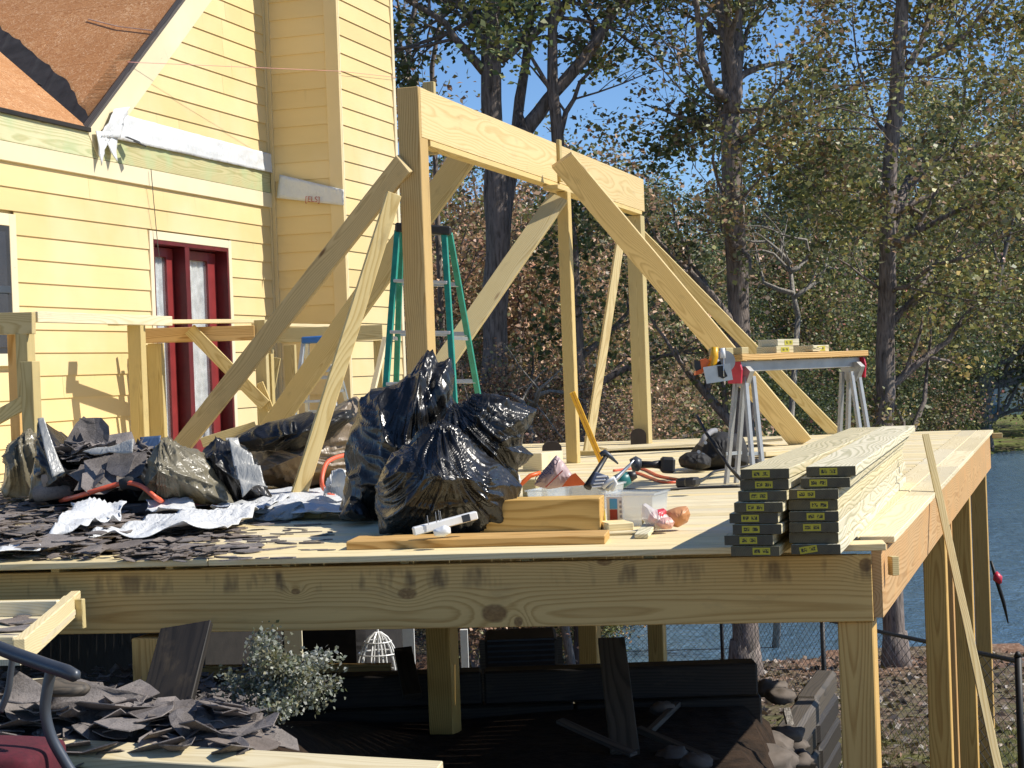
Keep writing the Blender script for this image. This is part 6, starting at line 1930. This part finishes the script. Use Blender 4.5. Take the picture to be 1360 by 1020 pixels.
# thin stick leaning on the rim
sp0, sp1 = at(1226, 551, 7.9), at(1326, 1030, 7.2)
a = on_plane(1243, 640, RN + RNRM * .03, RNRM)
lo = at(1318, 985, 7.9)
dirn = (a - lo).normalized()
top = a + dirn * ((at(1226, 551, a.y) - a).length * 1.02)
gz = float(ground_z(lo.x, lo.y))
b_ = board('timber_stake', top, lo - dirn * .9, .038, .02, E1, PINE, None, .002); tag(b_, 'thin straight wooden stick leaning against the right rim of the deck', 'wooden stick')
# red tipped rope end at the right
st = thing('mooring_stick', 'dark hanging stick with a red collar at the right of the posts', 'stick', at(1327, 775, 15.4))
stick('shaft', None, None, [(1316, 745, 15.4), (1323, 768, 15.4), (1333, 800, 15.4), (1339, 828, 15.4)], [.012, .02, .018, .006], CORDB, 6, st)
stick('collar', None, None, [(1322, 760, 15.4), (1325, 768, 15.4), (1328, 775, 15.4)], [.02, .045, .02], REDPL, 8, st)
# ---------------------------------------------------------------- below the deck
def gz_at(x, D): p = at(x, 600, D); return float(ground_z(p.x, p.y))
wl = thing('timber_retaining_wall', 'low retaining wall of dark railway sleepers under the deck', 'retaining wall', at(700, 910, 9.85))
for k in range(3):
    zt_ = -.965 - .19 * k - .095
    for (xa, xb) in (((225, 640), (643, 1004)), ((300, 760), (763, 1008)), ((225, 560), (563, 1004)))[k]:
        a, b_ = at(xa, 900, 9.8 + .03 * (k % 2)), at(xb, 900, 9.8 + .03 * (k % 2))
        a.z, b_.z = zt_ + rng.uniform(-.012, .012), zt_ + rng.uniform(-.012, .012)
        b_.y = a.y
        board('sleeper', a, b_, .17, .186, Vector((0, 1, 0)), TIE, wl, .012)
wl2 = thing('timber_retaining_wall', 'weathered sleeper wall stepping down the bank beyond the dark one', 'retaining wall', at(1055, 950, 13.2))
for k in range(4):
    zt_ = -2.05 - .2 * k
    for j, (s0, s1) in enumerate(((0, 1.15), (1.18, 2.4))):
        p = at(1040, 935, 12.6); p.z = zt_
        off = ND * rng.uniform(-.02, .02)
        board('sleeper', p + WD * s0 + off, p + WD * s1 + off, .19, .195, ND, OLDW if k < 1 else TIE, wl2, .03)
p = at(1030, 940, 12.55); p.z = -2.06
for k in range(3): board('sleeper', p - Z * .2 * k - ND * 1.4 + WD * .1, p - Z * .2 * k - ND * .1 + WD * .1, .19, .19, WD, TIE, wl2, .015)
# soil, stones and bits in the corner below
for i, (x, y, D, s) in enumerate(((1018, 990, 10.2, .16), (1030, 1008, 9.9, .13), (1045, 975, 10.9, .11), (1008, 1012, 9.5, .18), (1060, 1010, 10.8, .12), (1035, 925, 13.4, .12), (1022, 915, 13.8, .14), (1055, 990, 11.5, .10), (895, 1003, 8.6, .09), (925, 1012, 8.3, .08), (880, 940, 9.5, .07))):
    m = MB(); r_ = random.Random(i)
    bm_v, f = [], []
    N1, N2 = 12, 18
    for a in range(N1 + 1):
        for b in range(N2):
            th, ph = math.pi * a / N1, 2 * math.pi * b / N2
            d = Vector((math.sin(th) * math.cos(ph), math.sin(th) * math.sin(ph), math.cos(th) * .5))
            bm_v.append(d * s * (1 + .35 * (mnoise.noise(d * 2 + Vector((i * 5, 0, 0))) + .4 * mnoise.noise(d * 6 + Vector((i * 5, 0, 0))))))
    for a in range(N1):
        for b in range(N2): f.append((a * N2 + b, (a + 1) * N2 + b, (a + 1) * N2 + (b + 1) % N2, a * N2 + (b + 1) % N2))
    p = at(x, y, D); 
    o = mk('stone', bm_v, f, STONE, None, Matrix.Translation(p), smooth=True)
    tag(o, ['stone beside the end of the dark sleeper wall', 'low stone in front of the weathered sleeper wall', 'stone against the weathered sleeper wall', 'large stone at the foot of the dark sleeper wall end', 'stone at the lower right end of the weathered sleeper wall',
            'stone behind the top of the weathered sleeper wall', 'stone between the two sleeper walls', 'stone under the slanting broken plank', 'small stone on the dark soil right of the leaning board', 'second small stone nearer us on the dark soil',
            'small stone at the foot of the dark sleepers behind the leaning board'][i], 'stone', 'stones below the deck')
gl_ = [tuple(at(x, y, D)) for x, y, D in ((998, 1005, 9.6), (1020, 1015, 9.6), (1045, 1002, 10.2), (1066, 1015, 10.5), (1050, 975, 11))]
# leaning and lying boards below
def lean(label, x0, y0, D0, x1, y1, D1, w_, t_, mat, name='leaning_board', cat='board', wd=Vector((1, 0, 0))):
    o = board(name, at(x0, y0, D0), at(x1, y1, D1), w_, t_, wd, mat); return tag(o, label, cat)
lean('brown board leaning upright under the deck near the sleeper end', 812, 850, 9.4, 830, 1000, 8.6, .145, .04, OLDW)  # darker wood stands in for the deep shade under the deck
lean('short block behind the top of the leaning brown board', 812, 852, 9.5, 813, 880, 9.5, .12, .05, OLDW)
lean('black board leaning against the front beam at left', 248, 832, 6.95, 218, 948, 6.55, .215, .03, BLACKB, wd=Vector((1, 0, .25)))
lean('jagged dark board leaning against the sleeper wall under the deck', 535, 862, 9.6, 548, 925, 9.2, .10, .03, BLACKB)
lean('thin pale edged board lying on the soil under the deck', 743, 957, 8.7, 842, 1002, 8.3, .05, .02, OLDW, 'lying_board')
lean('dark stick lying across the soil right of the leaning board', 848, 968, 8.9, 965, 1018, 8.4, .04, .03, OLDW, 'lying_stick', 'stick')
lean('short stick propped against the sleepers', 862, 972, 9.0, 900, 935, 9.6, .035, .03, OLDW, 'lying_stick', 'stick')
lean('weathered broken plank slanting down beside the lower sleeper wall', 1043, 968, 12.2, 1080, 1022, 11.2, .06, .03, OLDW, 'broken_plank', 'plank')
lean('grey post piece at the end of the lower sleeper wall', 1044, 942, 12.4, 1050, 966, 12.3, .05, .05, TWIG, 'broken_plank', 'plank')
bb = board('floor_beam', at(240, 896, 10.6), at(520, 893, 10.6), .11, .06, Z, PINE_GOLD); tag(bb, 'brown beam lying level under the deck behind the bush', 'beam')
# condenser unit
ac = thing('air_conditioner', 'dark air conditioner unit standing in the shade under the deck', 'air conditioner', at(690, 900, 11.6))
c_ = at(692, 862, 11.6)
m = MB(); m.box((0, 0, -.02), (.48, .48, .75), None, .02); m.build('cabinet', DARKRUST, ac, Matrix.Translation(c_ - Z * .25))
for k in range(14):
    m = MB(); m.box((0, 0, 0), (.44, .006, .012)); m.build('louvre', GREYMET, ac, Matrix.Translation(c_ + Vector((0, -.246, .1 - .035 * k))))
for sx in (-1, 1):
    m = MB(); m.box((0, 0, 0), (.035, .01, .76)); m.build('corner_trim', OLDW, ac, Matrix.Translation(c_ + Vector((sx * .255, -.245, -.27))))
# wire cage and white junk in the sun behind
cg = thing('wire_cage', 'white looped wire garden cage standing in the sun beyond the deck', 'wire cage', at(505, 890, 18))
cc_ = at(503, 880, 18)
for k in range(5):
    an = k * math.pi / 5
    m = MB(); m.tube([cc_ + Vector((math.cos(an) * .24 * math.cos(b), math.sin(an) * .24 * math.cos(b), -.3 + .62 * math.sin(b))) for b in np.linspace(0, math.pi, 12)], .010, 5); m.build('hoop', WHITEPL, cg)
for z_, r_ in ((-.1, .245), (.1, .21), (.22, .14)):
    m = MB(); m.tube([cc_ + Vector((math.cos(b) * r_, math.sin(b) * r_, z_)) for b in np.linspace(0, 2 * math.pi, 18)], .008, 5); m.build('ring', WHITEPL, cg)
m = MB(); m.tube([cc_ - Z * 1.3, cc_ + Z * .4], .012, 6); m.build('stake', WHITEPL, cg)
def slab_thing(name, label, cat, x0, x1, y0, y1, D, th, mat):
    a, b_ = at(x0, (y0 + y1) / 2, D), at(x1, (y0 + y1) / 2, D)
    b_.z = a.z
    gz_ = float(ground_z(a.x, a.y))
    top_ = at(x0, y0, D).z
    o = board(name, (a.x, a.y, (top_ + gz_) / 2), (b_.x, a.y, (top_ + gz_) / 2), top_ - gz_, th, Z, mat); return tag(o, label, cat)
slab_thing('white_panel', 'cream panel standing in the sun beyond the bush', 'panel', 378, 402, 832, 890, 17.5, .04, CREAM)
slab_thing('white_panel', 'white door panel standing in the sun right of the wire cage', 'panel', 535, 551, 834, 890, 17.6, .05, WHITEPL)
slab_thing('white_panel', 'narrow white frame piece seen left of the dark air conditioner', 'panel', 612, 622, 836, 890, 17.8, .05, WHITEPL)
# ---------------------------------------------------------------- front left: platform, rubble, chair, bush
pf_ = thing('step_platform', 'small wooden step platform with torn shingles at the front beam', 'step platform', at(30, 830, 6.4))
zp = -.14
P = lambda x, y, z=zp: at_z(x, y, z)
A0, A1, A2, A3 = P(-160, 866), P(26, 864), P(102, 798), P(-90, 806)
hexa('plywood_top', [q - Z * .05 for q in (A0, A1, A2, A3)], [q - Z * .03 for q in (A0, A1, A2, A3)], DECKW, pf_, frame((A0 + A1) / 2, (A1 + A2) / 2, Z))
board('rail', P(-160, 862, zp - .02), P(22, 861, zp - .02), .04, .085, Vector((0, 1, 0)), DECKW, pf_)
board('rail', P(26, 866, zp - .02), P(101, 799, zp - .02), .04, .09, Vector((1, -.6, 0)), DECKW, pf_)
board('rail', P(-160, 812, zp), P(78, 807, zp), .035, .06, Vector((0, 1, 0)), DECKW, pf_)
board('rail', P(74, 816, zp), P(90, 799, zp), .035, .05, Vector((1, -.6, 0)), DECKW, pf_)
board('ledger', at(-60, 818, 7.12), at(112, 815, 7.0), .12, .03, Z, PINE_G, pf_)
for (x, y, s) in ((24, 836, .9), (18, 826, .8), (34, 826, .7), (8, 845, .7), (30, 818, .4)):
    ob, W = shingle_at(x, y, 0, s, .03, base=P(x, y, zp - .026), flat=True); _link(ob, pf_, W)
# rubble on the ground
rub3 = thing('shingle_heap', 'wide heap of grey torn shingles on the ground at front left', 'shingle heap', at_z(150, 960, -.6))
for i in range(290):
    x, y = rr.uniform(-40, 335), rr.uniform(925, 1003)
    if y < 915 + (x * .10 if x > 100 else 20 - .0 * x): continue
    zz = -.6 + .02 + rr.random() * .06 + max(0, .10 * (1 - abs(y - 945) / 40))
    ob, W = shingle_at(x, y, 0, rr.uniform(.35, 1.05), .34, base=at_z(x, y, zz)); _link(ob, rub3, W)
m = MB()
for i in range(900):
    x, y = r2_.uniform(-40, 345), r2_.uniform(912, 1003)
    mm = shard_mesh(r2_, r2_.uniform(.012, .04), .003, 6)
    W = Matrix.Translation(at_z(x, y, -.6) + Z * (.02 + r2_.random() * .08)) @ Matrix.Rotation(r2_.uniform(0, 6.28), 4, 'Z') @ Matrix.Rotation(r2_.uniform(-.5, .5), 4, 'X')
    m.add([W @ Vector(q) for q in mm.v], mm.f)
o = m.build('shingle_fragments', FELT, rub3); o['kind'] = 'stuff'
cloth('shingle_sheet', 'broad grey shingle sheet sagging over the heap before the beam', 'shingle sheet', [at_z(60, 985, -.55), at_z(300, 985, -.55), at_z(320, 940, -.50), at_z(80, 920, -.40)], 40, 24, FELT, .06, 11, .006, 2.2, .05)
cloth('shingle_sheet', 'curled shingle piece hanging below the armrest strut', 'shingle sheet', [at(5, 945, 5.9), at(45, 950, 5.9), at(60, 915, 6.0), at(18, 900, 6.0)], 12, 12, FELT, .04, 12, .006, 3, .03)
m = MB()
o = board('rotten_board', at_z(18, 920, -.42), at_z(95, 915, -.42), .09, .05, Z, STACKW); tag(o, 'pale rotten board end lying on the shingle heap', 'board')
lump('rotten_wood', [(24, 918), (30, 905), (60, 902), (90, 906), (118, 908), (124, 915), (112, 925), (70, 925), (40, 926)], (72, 915), 6.1, .07, OLDW, 61, .02, 10, 10, 50, zmin=None, label='crumbled piece of rotten brown wood on the shingle heap', cat='rotten wood')
lean('long pale board lying along the ground in the foreground', 62, 998, 6.0, 580, 1030, 5.6, .14, .04, DECKW, 'foreground_board', 'board', wd=Vector((0, 1, .2)))
# bush
bc = at(375, 905, 6.45)
bush = thing('shrub', 'small silvery leaved shrub growing in front of the beam', 'shrub', at(348, 985, 6.35))
T = Tree(71)
b0 = at_z(342, 990, -.6)
b0 = at(342, 985, 6.4)
T.limb([b0, at(345, 950, 6.4), at(352, 920, 6.42)], .012, .009, 7, 0, 0, .1, .004, False)
tips = []
tr_ = random.Random(3)
for k in range(46):
    x, y = tr_.gauss(372, 28), tr_.gauss(902, 23)
    if ((x - 374) / 68) ** 2 + ((y - 905) / 58) ** 2 > 1: continue
    e = at(x, y, 6.42 + tr_.gauss(0, .08))
    s0 = at(350, 925, 6.42)
    mid_ = s0.lerp(e, .5) + Vector((tr_.gauss(0, .01), tr_.gauss(0, .01), .015))
    T.m.tube([s0, mid_, e], [.005, .0035, .0018], 4, cap=False)
    tips += [mid_.lerp(e, .4), mid_.lerp(e, .7), e, e]
for (x, y) in ((350, 852), (356, 845), (430, 872), (438, 877), (318, 920), (440, 915), (425, 935), (310, 912)):
    e = at(x, y, 6.42); T.m.tube([at(365, 895, 6.42), at(365, 895, 6.42).lerp(e, .5) + Z * .01, e], [.004, .003, .0015], 4, cap=False); tips += [e, at(365, 895, 6.42).lerp(e, .7), at(365, 895, 6.42).lerp(e, .85)]
T.m.build('stem', OLDW, bush, smooth=True)
me = leaves_mesh('foliage', [tuple(p) for p in tips], .026, 40, .017, [(.10, .11, .08), (.15, .155, .125), (.06, .075, .04), (.19, .19, .165), (.11, .10, .05), (.075, .085, .06)], 72, flat=1)
mesh_obj('foliage', me, None, bush)
# patio chair corner
chp = thing('patio_chair', 'grey metal patio chair with burgundy cushion at the bottom left corner', 'chair', at_z(20, 1010, -.6))
D_ = 4.9
m = MB()
arm = [at(x, y, D_ + .002 * (60 - x)) for x, y in ((-60, 838), (-20, 853), (20, 869), (60, 883), (88, 892), (100, 898), (101, 903))]
m.tube(arm, [.021, .021, .021, .021, .021, .019, .012], 12)
m.build('armrest', GREYMET, chp, smooth=True)
def smooth_pts(pts, sub=8):
    out = []
    for i in range(len(pts) - 1):
        p0, p1, p2, p3 = pts[max(i - 1, 0)], pts[i], pts[i + 1], pts[min(i + 2, len(pts) - 1)]
        for k in range(sub):
            t = k / sub
            out.append(.5 * ((2 * p1) + (p2 - p0) * t + (2 * p0 - 5 * p1 + 4 * p2 - p3) * t * t + (3 * p1 - p0 - 3 * p2 + p3) * t ** 3))
    return out + [pts[-1]]
m = MB(); m.tube(smooth_pts([at(x, y, D_) for x, y in ((68, 890), (63, 915), (60, 945), (68, 978), (84, 1008), (104, 1040))]), .0165, 10); m.build('leg', GREYMET, chp, smooth=True)
m = MB(); m.tube(smooth_pts([at(x, y, D_ + .15) for x, y in ((17, 872), (14, 895), (10, 920), (0, 945))]), .010, 8); m.build('strut', GREYMET, chp, smooth=True)
cu0, cu1 = at(-140, 1015, D_ + .05), at(64, 1012, D_ + .05)
m = MB(); m.box((0, 0, 0), (.46, .44, .14), None, .03)
cu_ = m.build('cushion', CUSHION, chp, Matrix.Translation(at(50, 1000, D_ - .1) + Vector((-.23, .22 - .05, -.062))) @ Matrix.Rotation(R(3), 4, 'Y') @ Matrix.Rotation(R(-4), 4, 'X'), smooth=True)
md = cu_.modifiers.new('round', 'SUBSURF'); md.levels = md.render_levels = 3
m = MB(); m.box((0, 0, 0), (.44, .42, .03), None, .01); m.build('seat_frame', GREYMET, chp, Matrix.Translation(at(50, 1000, D_ - .1) + Vector((-.23, .17, -.16))))
